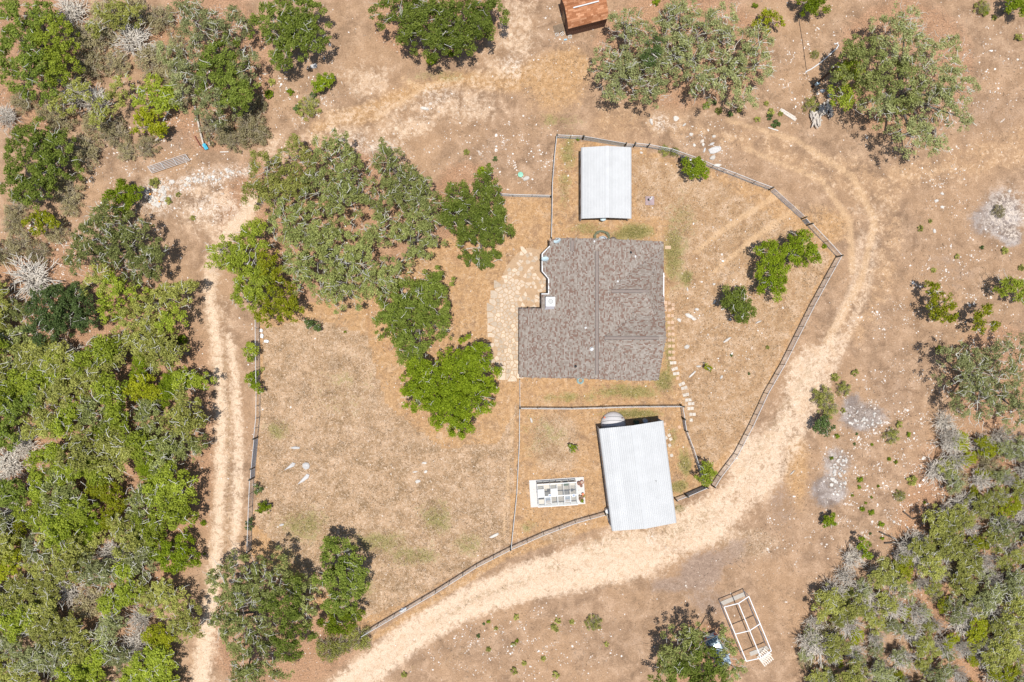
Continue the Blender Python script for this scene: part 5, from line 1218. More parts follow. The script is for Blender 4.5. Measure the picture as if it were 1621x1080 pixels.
tree(O, "green oak in the picture's upper left corner", "tree", 'green', 5.5, [(25, 65, 40), (75, 55, 36), (38, 115, 38), (85, 100, 28), (15, 20, 26), (60, 25, 26)], second=('fresh', [1, 3]))
tree(O, "deep green round oak at the left edge above the pale brush", "tree", 'green', 5.0, [(38, 228, 38), (75, 258, 34), (24, 288, 30), (88, 228, 24), (50, 300, 20)])
tree(O, "grey oak left of the white rubble and drive", "tree", 'grey', 6.0, [(145, 372, 34), (192, 396, 42), (122, 402, 28), (228, 420, 26), (158, 340, 22), (205, 360, 24), (245, 395, 18)])
tree("ash_juniper", "rounded dark green juniper beside the grey dead shrub", "tree", 'dark', 5.0, [(72, 485, 36), (100, 500, 32), (60, 520, 26), (115, 470, 22), (128, 505, 18)])
tree(O, "olive oak overhanging the drive's left edge", "tree", 'olive', 5.5, [(178, 468, 36), (238, 488, 36), (272, 472, 24), (205, 515, 32), (288, 456, 16), (150, 445, 24), (265, 505, 22)], second=('fresh', [0, 6]))
tree(O, "grey-green oak spreading over the drive at the bottom left", "tree", 'grey', 7.0, [(362, 928, 38), (412, 922, 40), (382, 990, 44), (440, 958, 32), (405, 1045, 44), (352, 985, 24), (455, 1020, 30), (385, 1075, 26)], second=('green', [3, 6]))
tree(O, "small grey-green oak between two larger bottom-left oaks", "tree", 'grey', 5.0, [(470, 945, 28), (482, 975, 20), (462, 925, 16)])
tree(O, "green oak standing inside the bottom fence corner", "tree", 'green', 5.5, [(530, 882, 28), (556, 908, 26), (545, 940, 28), (512, 915, 18), (530, 960, 20)])
tree("persimmon_bush", "fresh green bush below the bottom fence corner oak", "bush", 'vivid', 3.5, [(540, 992, 18), (558, 975, 14), (515, 990, 12)])
tree(O, "olive-green oak shading the parked car", "tree", 'grey', 5.5, [(1080, 1035, 30), (1100, 1005, 18), (1112, 1050, 32), (1070, 1070, 28), (1152, 1030, 15), (1165, 1062, 18), (1130, 1085, 26), (1055, 1055, 16), (1143, 1004, 9)], second=('green', [2, 6, 3]))
tree(O, "grey sprawling oak at the right edge above the thicket", "tree", 'pale', 6.0, [(1538, 590, 42), (1592, 600, 44), (1558, 638, 34), (1605, 556, 28), (1625, 645, 34), (1520, 560, 20)])
tree("yard_tree", "small round dark-green tree beside the black grill", "tree", 'vivid', 3.2, [(1103, 262, 17), (1112, 270, 10), (1098, 272, 10)])
tree("yard_tree", "cluster of vivid green trees inside the right fence corner", "tree", 'vivid', 4.2, [(1222, 398, 20), (1274, 388, 22), (1228, 430, 22), (1228, 455, 19), (1250, 405, 18), (1288, 402, 12)])
tree("yard_tree", "single dusky green tree left of the right fence's vivid cluster", "tree", 'green', 3.6, [(1172, 474, 22), (1180, 490, 18), (1160, 478, 14), (1176, 502, 9)])
tree("mesquite", "sparse yellow-green mesquite in the right field, left of its twin", "tree", 'yellow', 3.6, [(1482, 462, 14), (1500, 478, 15), (1498, 502, 14), (1478, 490, 11), (1512, 500, 8)])
tree("mesquite", "sparse yellow-green mesquite in the right field, right of its twin", "tree", 'yellow', 3.4, [(1562, 490, 12), (1545, 505, 11), (1572, 515, 11), (1552, 522, 9)])
tree("mesquite", "olive mesquite at the right edge above the stones", "tree", 'fresh', 3.4, [(1600, 452, 16), (1618, 460, 18)])
tree(O, "small olive oak among bare limbs above the farm gate", "tree", 'olive', 4.0, [(95, 160, 20), (122, 140, 18), (165, 165, 22), (188, 132, 18), (150, 185, 14)])
tree(O, "small olive oak at the top edge left of the poles", "tree", 'olive', 4.0, [(172, 12, 24), (206, 20, 20), (150, 35, 16)])
tree(O, "pale grey oak at the top edge above the weathered poles", "tree", 'pale', 5.0, [(262, 75, 20), (280, 112, 20), (285, 150, 18)])
tree("persimmon_bush", "bright yellow-green shrub above the flat farm gate", "bush", 'yellow', 3.0, [(226, 182, 16), (240, 196, 18), (256, 200, 12), (214, 200, 12)])
tree("persimmon_bush", "fresh green tree right above the bright yellow-green shrub", "bush", 'fresh', 3.6, [(240, 140, 22), (262, 150, 18), (222, 155, 16), (255, 165, 14)])
tree("persimmon_bush", "vivid green bush beside the white rubble heap", "bush", 'vivid', 3.2, [(175, 312, 16), (198, 302, 16), (190, 325, 18), (210, 306, 10)])
tree("persimmon_bush", "yellow-green bush at left among pale brush", "bush", 'yellow', 2.8, [(48, 350, 14), (64, 340, 13), (78, 350, 10), (55, 362, 10)])
tree("persimmon_bush", "vivid green bush beside the drive in the lower left", "bush", 'vivid', 3.2, [(248, 872, 20), (275, 868, 22), (298, 884, 14), (262, 890, 18), (285, 895, 10)])
tree("persimmon_bush", "small bright green bush left of the upper clearing", "bush", 'vivid', 2.0, [(503, 130, 11), (515, 124, 10), (510, 136, 8)])
tree("persimmon_bush", "yellow-green bush at the top edge right of grey oaks", "bush", 'yellow', 2.6, [(1208, 36, 12), (1222, 26, 10), (1236, 32, 7), (1215, 18, 8)])
tree("persimmon_bush", "green bush cut by the top edge near the cable", "bush", 'vivid', 2.8, [(1275, 2, 14), (1296, 4, 14), (1285, 12, 10)])
tree("persimmon_bush", "green bush in the picture's upper right corner", "bush", 'vivid', 2.6, [(1602, 6, 14), (1618, 14, 14), (1612, -4, 12)])
tree("persimmon_bush", "green bush at the meeting of the fences by the white gate", "bush", 'fresh', 2.6, [(1117, 742, 11), (1124, 754, 11), (1112, 754, 8), (1128, 744, 8), (1119, 764, 7)])
tree("persimmon_bush", "round green bush on the left fence above its green twin", "bush", 'fresh', 2.2, [(394, 552, 10), (400, 562, 9), (392, 565, 8)])
tree("persimmon_bush", "lower round green bush on the left fence", "bush", 'vivid', 1.9, [(397, 600, 9), (406, 612, 7), (396, 608, 5), (411, 620, 5)])
tree("persimmon_bush", "dark green bush beside the curving right drive", "bush", 'dark', 2.2, [(1303, 668, 12), (1309, 680, 11), (1298, 676, 8)])
tree("persimmon_bush", "small vivid bush below the stone scatter at right", "bush", 'vivid', 1.6, [(1314, 822, 8), (1320, 828, 6), (1310, 828, 6)])
tree("yucca_shrub", "small green shrub in the yard left of the barn", "shrub", 'vivid', 1.0, [(907, 711, 5), (903, 706, 3), (911, 708, 3)])
tree("yucca_shrub", "small yellow-green shrub among the rocks right of the pavers", "shrub", 'yellow', 1.0, [(1121, 582, 4.5), (1119, 578, 3), (1125, 584, 3)])
tree("yucca_shrub", "dark green shrub under the grove's lower left tip", "shrub", 'dark', 1.5, [(492, 516, 8), (502, 518, 7), (487, 510, 5)])
tree("yucca_shrub", "dark green shrub inside the left fence's bottom end", "shrub", 'vivid', 1.3, [(416, 802, 8), (422, 806, 7), (410, 808, 5)])
tree("yucca_shrub", "dull green shrub below the left fence's narrow gate", "shrub", 'dark', 1.1, [(406, 776, 6), (404, 768, 3)])
tree("yucca_shrub", "green shrub on the left fence near its lower end", "shrub", 'dark', 1.3, [(393, 826, 6), (392, 835, 5)])
tree("persimmon_bush", "bright green bush on the thicket's upper edge beside the pale dead brush", "bush", 'vivid', 2.4, [(1368, 862, 9), (1374, 876, 10)])

# ---- bare and dry brush
def brush_lines(g, r, h, n, th=.02):
    L = []
    for _ in range(n):
        a = g.uniform(0, 6.28); e = g.uniform(.15, 1.25); ln = r * g.uniform(.65, 1.1)
        s = np.array([g.normal() * r * .12, g.normal() * r * .12, 0]); q = s + np.array([math.cos(a) * math.cos(e) * ln, math.sin(a) * math.cos(e) * ln, min(h, .35 + math.sin(e) * h)])
        P = wobble(s, q, 6, r * .035, g); L.append((P, np.linspace(th * 1.5, th * .6, 6)))
        for _k in range(3):
            i = int(g.integers(2, 5)); b = a + g.uniform(-1.1, 1.1); f = P[i] + np.array([math.cos(b), math.sin(b), g.uniform(-.05, .5)]) * ln * g.uniform(.2, .45)
            L.append((wobble(P[i], f, 4, r * .03, g), np.linspace(th * .9, th * .5, 4)))
    return L
BR = {}
def brush_proto(kind, k):
    key = (kind, k)
    if key in BR: return BR[key]
    g = np.random.default_rng(900 + k + 17 * len(kind))
    if kind == 'bare': ms = [("stems", np_mesh("stems", *tubes_np(brush_lines(g, 1.0, .9, 80, .018), 3)), M_deadtwig)]
    else:
        ms = [("stems", np_mesh("stems", *tubes_np(brush_lines(g, 1.0, .75, 50, .013), 3)), M_brush)]
        n = 46; th = g.uniform(0, 6.28, n); rr = np.sqrt(g.random(n)); C = np.stack([rr * np.cos(th), rr * np.sin(th), .2 + .55 * np.sqrt(1 - rr ** 2) * g.uniform(.6, 1, n)], 1)
        lv = leaves_np(C, g.uniform(.14, .26, n), g.random(n), 900 if kind == 'dry' else 1100, .085, g)
        ms.append(("foliage", np_mesh("foliage", lv[0], lv[1], lv[2]), LEAF['dry' if kind == 'dry' else 'olive']))
    for nm, me_, mt in ms: me_.materials.append(mt)
    BR[key] = ms; return ms
def brush(kind, x, y, r, lab, name, group=None, h=None):
    p = W(x, y, r * S * .5); s = r * S; t = thing(name, lab, "brush" if kind != 'bare' else "dead shrub", (p.x, p.y, 0), group)
    t.scale = (s, s, h or min(s, 1.9)); t.rotation_euler = (0, 0, rnd.uniform(0, 6.28))
    for nm, me_, mt in brush_proto(kind, rnd.randrange(3)):
        o_ = bpy.data.objects.new(nm, me_); COL.objects.link(o_); o_.parent = t; o_["kind"] = "stuff"
    return t
for x, y, r, lab in ((42, 440, 44, "wide bare grey dead shrub at the left edge"), (208, 62, 34, "bare tan dead shrub left of the upper poles' oak"), (112, 18, 30, "bare white-limbed shrub at the top left edge"),
                     (118, 150, 28, "bare grey-limbed shrub right of the corner oak"), (152, 158, 26, "bare pale shrub above the farm gate's left"), (10, 185, 22, "bare grey shrub at the left edge, upper"),
                     (1300, 905 + 115, 30, "pale bare shrub right of the wood pallets"), (1350, 885, 22, "bare white shrub at the right thicket's tip"), (1485, 745, 26, "bare grey shrub at the right thicket's upper left"), (1508, 700, 26, "bare grey shrub under the sprawling right oak"),
                     (1440, 868, 26, "white bare shrub beside the dark fallen limbs"), (1495, 690 - 20, 20, "drooping dead shrub below the sprawling oak")):
    brush('bare', x, y, r, lab, "dead_shrub")
for x, y, r in ((180, 210, 24), (132, 238, 28), (232, 232, 18), (398, 205, 26), (372, 222, 18), (170, 25, 34), (150, 60, 28), (215, 20, 26), (105, 300, 26), (30, 385, 22), (20, 355, 18), (88, 365, 20), (110, 325, 18), (240, 95, 30), (270, 120, 22), (185, 100, 22),
                (340, 200, 26), (405, 165, 18), (412, 215, 14), (300, 145, 22), (25, 330, 20), (140, 105, 26), (95, 190, 24), (35, 160, 20), (150, 195, 22), (60, 400, 20), (255, 30, 24), (280, 75, 20), (120, 60, 24), (200, 240, 16), (10, 400, 20), (75, 175, 20), (355, 215, 16), (385, 180, 18)):
    lm = min((((60, 80), "the corner oak"), ((265, 258), "the flat farm gate"), ((322, 205), "the weathered poles"), ((60, 350), "the left yellow-green bush"), ((50, 240), "the deep green round oak"), ((208, 62), "the bare tan shrub"), ((180, -10), "the top edge left of the poles"), ((405, 190), "the upper clearing's left end"), ((235, 190), "the bright yellow-green shrub"), ((42, 440), "the wide bare grey shrub"), ((130, 150), "the bare grey-limbed shrub")), key=lambda q: (q[0][0] - x) ** 2 + (q[0][1] - y) ** 2)[1]
    brush('dry', x, y, r, "tan-olive dry brush mound near " + lm, "dry_brush", "dry brush mounds near " + lm)
for x, y, r, lab in ((570, 1012, 20, "grey-olive brush at the bottom fence's left end"), (522, 1028, 22, "grey-olive brush beside the bottom left oak"), (545, 1020, 16, "small grey-olive brush between the bottom left oak and fence"), (1302, 628, 18, "olive brush on the right drive's outer edge, left of its twin"), (1336, 615, 12, "olive brush on the right drive's outer edge, right of its twin"), (1312, 648, 15, "olive brush just above the drive's dark green bush"), (1285, 165, 13, "olive brush left of the driftwood pile"),
                     (488, 170, 18, "grey-olive shrub with blue-green cactus, upper left clearing"), (940, 987, 13, "olive scrub clump below the bottom drive"), (1413, 690, 13, "grey-olive brush among the right field's stones"), (1425, 785, 9, "thin brush left of the right thicket"), (1290, 86, 7, "small olive shrub under the curved white pipe"),
                     (1052, 238, 9, "olive weeds on the fence left of the grill"), (1068, 241, 8, "olive weeds on the fence nearest the grill"), (1556, 12, 12, "dry brush near the upper right corner"), (1575, 330, 0, "")):
    if r: brush('olive', x, y, r, lab, "scrub_brush")
p = W(1582, 335, 0); brush('dry', 1582, 335, 11, "brown heap of brush in the grey ash ring", "burn_heap")

# ---- small plants dotted over the open ground
sg_ = np.random.default_rng(77); tiny = []
for kd in ('vivid', 'dark', 'olive'):
    for _ in range(2):
        n = 14; th = sg_.uniform(0, 6.28, n); rr = np.sqrt(sg_.random(n)); C = np.stack([rr * .7 * np.cos(th), rr * .7 * np.sin(th), .15 + .6 * np.sqrt(1 - rr ** 2)], 1)
        lv = leaves_np(C, sg_.uniform(.25, .4, n), sg_.random(n), 260, .24, sg_); me_ = np_mesh("foliage", lv[0], lv[1], lv[2]); me_.materials.append(LEAF[kd]); tiny.append((kd, me_))
def little(x, y, r, kd, lab, group):
    p = W(x, y, .15); t = thing("small_shrub", lab, "shrub", (p.x, p.y, 0), group); me_ = rnd.choice([m for k, m in tiny if k == kd]); o_ = bpy.data.objects.new("foliage", me_); COL.objects.link(o_); o_.parent = t
    t.scale = (r * S, r * S, r * S * .9); t.rotation_euler = (0, 0, rnd.uniform(0, 6.28))
for u, v, r, kd, lab in ((3.22, -.60, 3.0, 'olive', "leafy green pot plant at the slab's right edge"), (3.02, -1.20, 4.0, 'vivid', "bright green pot plant at the slab's lower right corner"), (2.74, -.80, 2.2, 'dark', "dull green pot plant beside the greenhouse wall")):
    q = gpt(u, v); t = thing("potted_plant", lab, "plant", (q.x, q.y, .1)); m = MB(); m.lathe((q.x, q.y, .1), [(.1, 0), (.14, .24), (.12, .24)], 10); part(t, "pot_wall", m, M_pot)
    o_ = bpy.data.objects.new("foliage", [mm for kk, mm in tiny if kk == kd][0]); COL.objects.link(o_); o_.parent = t; o_.location = (0, 0, .2); o_.scale = (r * S,) * 3
for x, y, r, kd in ((1317, 726, 4, 'vivid'), (1408, 727, 4, 'vivid'), (1419, 732, 4, 'vivid'), (1362, 760, 6, 'vivid'), (1361, 771, 4, 'vivid'), (1326, 690, 5, 'vivid'), (1353, 703, 3, 'dark'), (1381, 704, 3, 'vivid'), (1357, 687, 3, 'dark'), (1438, 688, 5, 'vivid'), (1423, 672, 7, 'olive'), (1350, 785, 3, 'vivid'),
                    (1380, 788, 3, 'vivid'), (1371, 797, 3, 'vivid'), (1365, 806, 5, 'vivid'), (1380, 812, 6, 'vivid'), (1395, 831, 6, 'vivid'), (1397, 852, 4, 'vivid'), (1464, 796, 3, 'vivid'), (1443, 760, 10, 'olive'), (1391, 770, 3, 'vivid'), (1335, 650, 5, 'olive'), (1353, 590, 7, 'olive'), (1322, 598, 8, 'olive'), (1378, 845, 3, 'dark')):
    little(x, y, r, kd, "small shrub among the white stones of the right field", "small shrubs among the right field's stones")
for x, y, r, kd in ((817, 977, 6, 'olive'), (883, 983, 6, 'olive'), (876, 992, 6, 'olive'), (905, 985, 5, 'olive'), (881, 997, 5, 'olive'), (813, 1020, 5, 'olive'), (819, 1015, 4, 'vivid'), (773, 984, 4, 'vivid'), (766, 988, 3, 'dark'), (757, 1007, 4, 'dark'), (773, 1028, 5, 'olive'), (814, 1062, 7, 'olive'), (880, 1068, 7, 'olive'), (830, 1050, 5, 'olive'), (960, 1020, 5, 'olive'), (640, 1068, 6, 'olive'), (785, 995, 4, 'olive'), (860, 1043, 5, 'olive')):
    little(x, y, r, kd, "small shrub in the dirt below the bottom drive", "small shrubs below the bottom drive")
for x, y, r, kd in ((1457, 362, 6, 'olive'), (1478, 428, 5, 'olive'), (1590, 397, 7, 'olive'), (1515, 406, 5, 'olive'), (1555, 392, 4, 'dark'), (1473, 350, 4, 'olive'), (1617, 424, 6, 'olive'), (1487, 552, 6, 'vivid'), (1612, 60, 8, 'olive'), (1574, 28, 5, 'olive'), (1560, 20, 6, 'vivid')):
    little(x, y, r, kd, "small weed clump on the open right-hand dirt", "small weeds on the right-hand dirt")
for x, y, r, kd in ((1117, 167, 7, 'vivid'), (1138, 176, 7, 'olive'), (1156, 181, 6, 'dark'), (1131, 162, 5, 'dark'), (1170, 175, 5, 'olive'), (1199, 189, 6, 'olive'), (1213, 164, 5, 'olive'), (1220, 177, 7, 'olive'), (1228, 196, 8, 'dark'), (1236, 180, 5, 'olive'), (1218, 185, 6, 'dark'), (1195, 10, 6, 'vivid'), (1040, 3, 8, 'vivid')):
    little(x, y, r, kd, "small weed clump under the grey oak row", "small weeds under the grey oak row")
for x, y, r, kd in ((683, 96, 11, 'vivid'), (712, 86, 8, 'vivid'), (426, 150, 9, 'vivid'), (460, 145, 7, 'vivid'), (430, 130, 7, 'olive'), (738, 241, 6, 'olive'), (784, 252, 5, 'dark'), (774, 260, 4, 'vivid'), (763, 272, 10, 'vivid'), (470, 172, 8, 'dark'), (496, 152, 7, 'dark')):
    little(x, y, r, kd, "small green shrub on the upper clearing's edge", "small shrubs around the upper clearing")
for x, y, r, kd in ((915, 220, 4, 'vivid'), (1305, 390, 5, 'vivid'), (1186, 592, 3, 'dark'), (1158, 563, 3, 'dark'), (546, 525, 3, 'vivid'), (1215, 550, 4, 'olive'), (415, 585, 5, 'olive')):
    little(x, y, r, kd, "tiny weed clump inside the fenced yard", "tiny weeds inside the yard")
for x, y, r, kd in ((322, 828, 6, 'vivid'), (323, 877, 3, 'vivid'), (290, 538, 10, 'vivid'), (268, 548, 16, 'vivid'), (305, 345, 5, 'olive'), (267, 318, 7, 'olive'), (282, 308, 5, 'olive'), (245, 290, 10, 'olive')):
    little(x, y, r, kd, "small weed clump beside the left drive", "small weeds beside the left drive")

# ---- thickets: individual trees copied from a few grown ones
PROTO = {}
def proto(kind, k):
    if (kind, k) in PROTO: return PROTO[(kind, k)]
    g = np.random.default_rng(3000 + k * 31 + sum(map(ord, kind))); lobes = []
    for i in range(4 + k % 2):
        a = g.uniform(0, 6.28); q = g.uniform(.9, 1.7) if i else 0; r = g.uniform(1.05, 1.55); z = g.uniform(2.6, 3.4)
        lobes.append((q * math.cos(a), q * math.sin(a), z, r, r * .8))
    lv, tv, kv = crown(lobes, kind, g, (0, 0, 0)); out = []
    for nm, me_, mt in (("crown", np_mesh("crown", lv[0], lv[1], lv[2]), LEAF[kind]), ("twigs", np_mesh("twigs", *tv), M_twig), ("trunk", np_mesh("trunk", *kv), M_bark)):
        me_.materials.append(mt); out.append((nm, me_))
    PROTO[(kind, k)] = out; return out
def thicket_tree(kind, x, y, r, lab, group, h=1.0):
    s = r * S / 2.15; p = W(x, y, 3.5 * s * h); t = thing("thicket_oak" if kind not in ('yellow', 'vivid') else "thicket_shrub", lab, "tree", (p.x, p.y, 0), group)
    t.scale = (s, s, s * h); t.rotation_euler = (0, 0, rnd.uniform(0, 6.28))
    for nm, me_ in proto(kind, rnd.randrange(3)):
        o_ = bpy.data.objects.new(nm, me_); COL.objects.link(o_); o_.parent = t
        if nm == "twigs": o_["kind"] = "stuff"
ADJ = {'green': "deep green oak", 'fresh': "fresh green oak", 'olive': "olive-green oak", 'grey': "grey-green oak", 'pale': "pale grey oak", 'vivid': "vivid green shrub", 'yellow': "yellow-green shrub", 'bare': "bare grey shrub", 'dry': "dry tan brush mound"}
def fill(poly, dist, mix, where, rr, h=1.0, seed=1, avoid=.72):
    """where(x, y) names the corner of the thicket; alike plants of one corner share label and group"""
    r_ = random.Random(seed); xs_ = [p[0] for p in poly]; ys_ = [p[1] for p in poly]; got = []
    X = np.array([r_.uniform(min(xs_), max(xs_)) for _ in range(7000)]); Y = np.array([r_.uniform(min(ys_), max(ys_)) for _ in range(7000)])
    ok = in_poly(X, Y, poly)
    for x, y in zip(X[ok], Y[ok]):
        if any((x - a) ** 2 + (y - b) ** 2 < (c * avoid + dist * .25) ** 2 for a, b, c in ALL_LOBES): continue
        if any((x - a) ** 2 + (y - b) ** 2 < dist ** 2 for a, b in got): continue
        got.append((x, y))
    for x, y in got:
        k = r_.random(); acc = 0
        for kind, w in mix:
            acc += w
            if k <= acc: break
        r = r_.uniform(*rr); wh = where(x, y); lab = ADJ[kind] + " " + wh; grp = ADJ[kind] + "s " + wh
        if kind in ('bare', 'dry'):
            brush(kind, x, y, r * .95, lab, "dead_shrub" if kind == 'bare' else "dry_brush", grp, h=r_.uniform(1.3, 2.6) if kind == 'bare' else None)
        else:
            thicket_tree(kind, x, y, r * (.75 if kind in ('yellow', 'vivid') else 1), lab, grp, h * r_.uniform(.85, 1.1))
    return got
def grid_where(name, xs, ys):
    cols = ("at the left", "left of centre", "in the centre", "right of centre", "at the right"); rows = ("uppermost row", "upper row", "middle row", "lower row", "lowest row")
    def f(x, y):
        i = sum(x > v for v in xs); j = sum(y > v for v in ys)
        return cols[i] + " of the " + rows[j] + " of " + name
    return f
left_where = grid_where("the left thicket", (50, 120, 180, 240), (600, 655, 715, 775))
low_where = grid_where("the bottom left scrub", (40, 95, 150, 205), (880, 930, 985, 1040))
right_where = grid_where("the right thicket", (1340, 1410, 1480, 1550), (770, 850, 920, 1000))
fill([(-40, 545), (60, 560), (140, 555), (165, 530), (235, 545), (278, 555), (300, 590), (308, 640), (306, 690), (282, 750), (276, 825), (210, 850), (150, 840), (-40, 830)], 36,
     [('fresh', .40), ('olive', .20), ('grey', .14), ('green', .12), ('vivid', .05), ('bare', .05), ('yellow', .04)], left_where, (25, 35), 1.0, 5)
fill([(-40, 825), (150, 835), (215, 865), (210, 905), (245, 930), (285, 935), (290, 980), (272, 1030), (262, 1130), (-40, 1130)], 33,
     [('olive', .34), ('fresh', .24), ('pale', .12), ('bare', .16), ('dry', .08), ('yellow', .06)], low_where, (22, 31), .85, 6)
fill([(-40, 540), (-40, 400), (20, 470), (30, 540), (100, 560)], 34, [('grey', .6), ('olive', .4)], lambda x, y: "at the left edge beside the juniper", (22, 30), .8, 8)
RT = [(1490, 690), (1560, 690), (1680, 690), (1680, 1130), (1250, 1130), (1268, 1010), (1300, 950), (1335, 905), (1395, 905), (1420, 870), (1470, 840), (1492, 790)]
fill(RT, 29, [('bare', .76), ('dry', .24)], right_where, (13, 25), 1.0, 17)
fill([(x + 8, y + 8) for x, y in RT], 28, [('olive', .48), ('yellow', .22), ('pale', .30)], right_where, (12, 26), .74, 7)
# fallen limbs by the right thicket
for i, pp in enumerate((((1392, 842), (1420, 855), (1450, 850), (1480, 838)), ((1400, 860), (1435, 858), (1462, 872)), ((1430, 810), (1445, 822), (1472, 815)))):
    m = MB(); m.tube([W(x, y, .15 + .1 * k) for k, (x, y) in enumerate(pp)], [.1, .08, .06, .03][:len(pp)], 6)
    single("fallen_limb", m, plain("dark_limb", (.09, .07, .055), .9) if i == 0 else bpy.data.materials["dark_limb"], ("long dark fallen limb at the right thicket's edge", "lower dark fallen limb at the right thicket's edge", "upper dark fallen limb at the right thicket's edge")[i], "limb", W(*pp[0], 0))
# crooked dead stem by the yellow-green shrub
m = MB(); m.tube([W(246, 223, .3), W(251, 218, .9), W(253, 209, 1.3)], [.13, .1, .07], 7); single("dead_stump", m, M_bleached, "crooked bleached stem below the bright yellow-green shrub", "stump", W(246, 224, 0))
# ------------------------------------------------------------------ rocks
M_rock = plain("limestone", (.54, .50, .45), .9, 0, .16, 5, .2, .12); M_rock2 = plain("grey_limestone", (.50, .48, .46), .9, 0, .25, 5, .2, .1)
rk = random.Random(21)
def rock(x, y, w, d, a, lab, mat=M_rock, group=None, ht=.16, taper=False):
    p = W(x, y, 0); n = rk.randint(7, 10); ca, sa = math.cos(a), math.sin(a); m = MB(); lo, mi, hi = [], [], []
    for k in range(n):
        th = 2 * math.pi * k / n; r = rk.uniform(.78, 1.1); u, v = math.cos(th) * w * S / 2 * r, math.sin(th) * d * S / 2 * r
        if taper: v *= .55 + .45 * (u / (w * S / 2)) if u < 0 else 1
        for L_, f, z in ((lo, 1.0, -.03), (mi, .93, ht * .6), (hi, .62, ht * rk.uniform(.9, 1.15))): L_.append((p.x + (ca * u - sa * v) * f, p.y + (sa * u + ca * v) * f, z))
    o_ = len(m.v); m.v += lo + mi + hi
    for q in (0, n):
        for k in range(n): m.f.append((q + k, q + (k + 1) % n, q + n + (k + 1) % n, q + n + k)); m.c.append(None)
    m.f.append(tuple(2 * n + k for k in range(n))); m.c.append(None)
    return single("limestone_rock", m, mat, lab, "rock", (p.x, p.y, 0), group)
for x, y, w, d, a, lab, mt in (
    (468, 709, 17, 5, .05, "thin flat rock, topmost of the lawn's four boulders", M_rock2), (459, 739, 24, 10, .55, "wedge-shaped grey boulder, leftmost on the lawn", M_rock2), (485, 737, 13, 13, 0, "squarish grey boulder, right of the lawn's wedge", M_rock2), (481, 759, 30, 10, .68, "longest pointed boulder, lowest of the lawn's four", M_rock2),
    (672, 733, 9, 4, 0, "upper white rock on the worn lawn below the vivid oak", M_rock), (674, 747, 7, 5, .6, "lower white rock on the worn lawn below the vivid oak", M_rock), (657, 747, 9, 3, .1, "flat white rock left on the worn lawn", M_rock), (661, 762, 10, 6, .2, "dull white rock lowest on the worn lawn", M_rock),
    (782, 848, 18, 6, .45, "long white rock near the bottom fence junction", M_rock), (1091, 500, 16, 7, -.5, "long white rock right of the pavers, upper", M_rock), (1098, 505, 9, 6, -.3, "white rock touching the pavers' long upper rock", M_rock), (1075, 507, 9, 6, -.6, "white rock beside the upper pavers", M_rock), (1087, 549, 10, 7, .3, "round white rock right of the middle pavers", M_rock),
    (1095, 593, 18, 4, .75, "thin pointed white rock right of the lower pavers", M_rock), (1106, 580, 9, 4, 0, "white rock left of the small yellow-green shrub", M_rock), (1142, 597, 8, 5, 1, "white rock below the small yellow-green shrub", M_rock), (1151, 538, 16, 5, .6, "slanted white rock in the right yard", M_rock), (1200, 510, 12, 3, .4, "thin white rock below the dusky green tree", M_rock),
    (1130, 450, 6, 5, .3, "white rock left of the dusky green tree", M_rock), (1088, 458, 3, 8, .2, "slim white rock near the house's right wall", M_rock), (1103, 490, 8, 5, -.2, "white rock in the middle of the right yard scatter", M_rock), (1131, 478, 4, 8, -.4, "slim white rock left below the dusky green tree", M_rock),
    (1131, 238, 22, 12, .3, "largest pale boulder beside the yard's top fence", M_rock2), (1128, 250, 12, 7, .5, "pale boulder just below the largest top-fence boulder", M_rock), (1094, 213, 7, 6, 0, "white rock above the round yard tree, leftmost", M_rock), (1130, 216, 7, 5, .2, "white rock above the largest top-fence boulder", M_rock), (1099, 230, 5, 6, .3, "white rock above the black grill", M_rock),
    (1113, 229, 5, 6, 0, "white rock between the grill and largest boulder", M_rock), (1127, 228, 9, 5, .5, "grey rock touching the largest top-fence boulder", M_rock2), (1115, 238, 4, 9, -.3, "slim grey rock left of the largest top-fence boulder", M_rock2), (1135, 262, 14, 6, .1, "pale rock on the top fence right of the yard tree", M_rock), (1070, 188, 10, 9, 0, "chalky white rock in the track below the oak row", M_rock),
    (1031, 193, 6, 12, .2, "chalky white slab left in the track below the oak row", M_rock), (1083, 198, 8, 4, .6, "flat pale rock in the track below the oak row", M_rock), (1015, 242, 6, 4, -.4, "white rock inside the fence right of the carport", M_rock),
    (841, 665, 4, 10, .3, "slim white rock left in the barn yard", M_rock), (1482, 318, 8, 5, .1, "white rock in the right dirt, left of the ash ring", M_rock), (1491, 328, 7, 5, -.3, "lower white rock left of the ash ring", M_rock), (1491, 307, 7, 4, -.4, "upper white rock left of the ash ring", M_rock), (1598, 303, 6, 5, 0, "white rock on the ash ring's upper rim", M_rock),
    (1479, 366, 5, 8, .4, "slim white rock below the ash ring's left", M_rock), (672, 172, 18, 6, -.15, "chalk-white bare slab in the upper clearing", M_rock), (833, 283, 13, 8, .4, "chalk-white patch stone beside the mint tank lid", M_rock), (1372, 218, 5, 5, 0, "single white rock below the largest right oak", M_rock), (1415, 826, 5, 5, 0, "white rock above the right thicket", M_rock),
    (497, 105, 13, 9, .2, "grey rock heap beside the upper green oak", M_rock2), (272, 288, 10, 8, 0, "large white rock on the rubble's upper band", M_rock), (297, 283, 9, 7, .4, "white rubble rock right on the upper band", M_rock), (252, 322, 10, 9, 0, "largest white rock of the rubble heap", M_rock), (446, 831, 9, 4, .2, "grey rock in the worn dirt at the left fence's bottom", M_rock2), (1254, 748, 11, 2.5, .8, "thin white stick-like rock on the right drive's edge", M_rock)):
    rock(x, y, w, d, a, lab, mt, None, .12 if max(w, d) < 12 else .2, max(w, d) > 22)
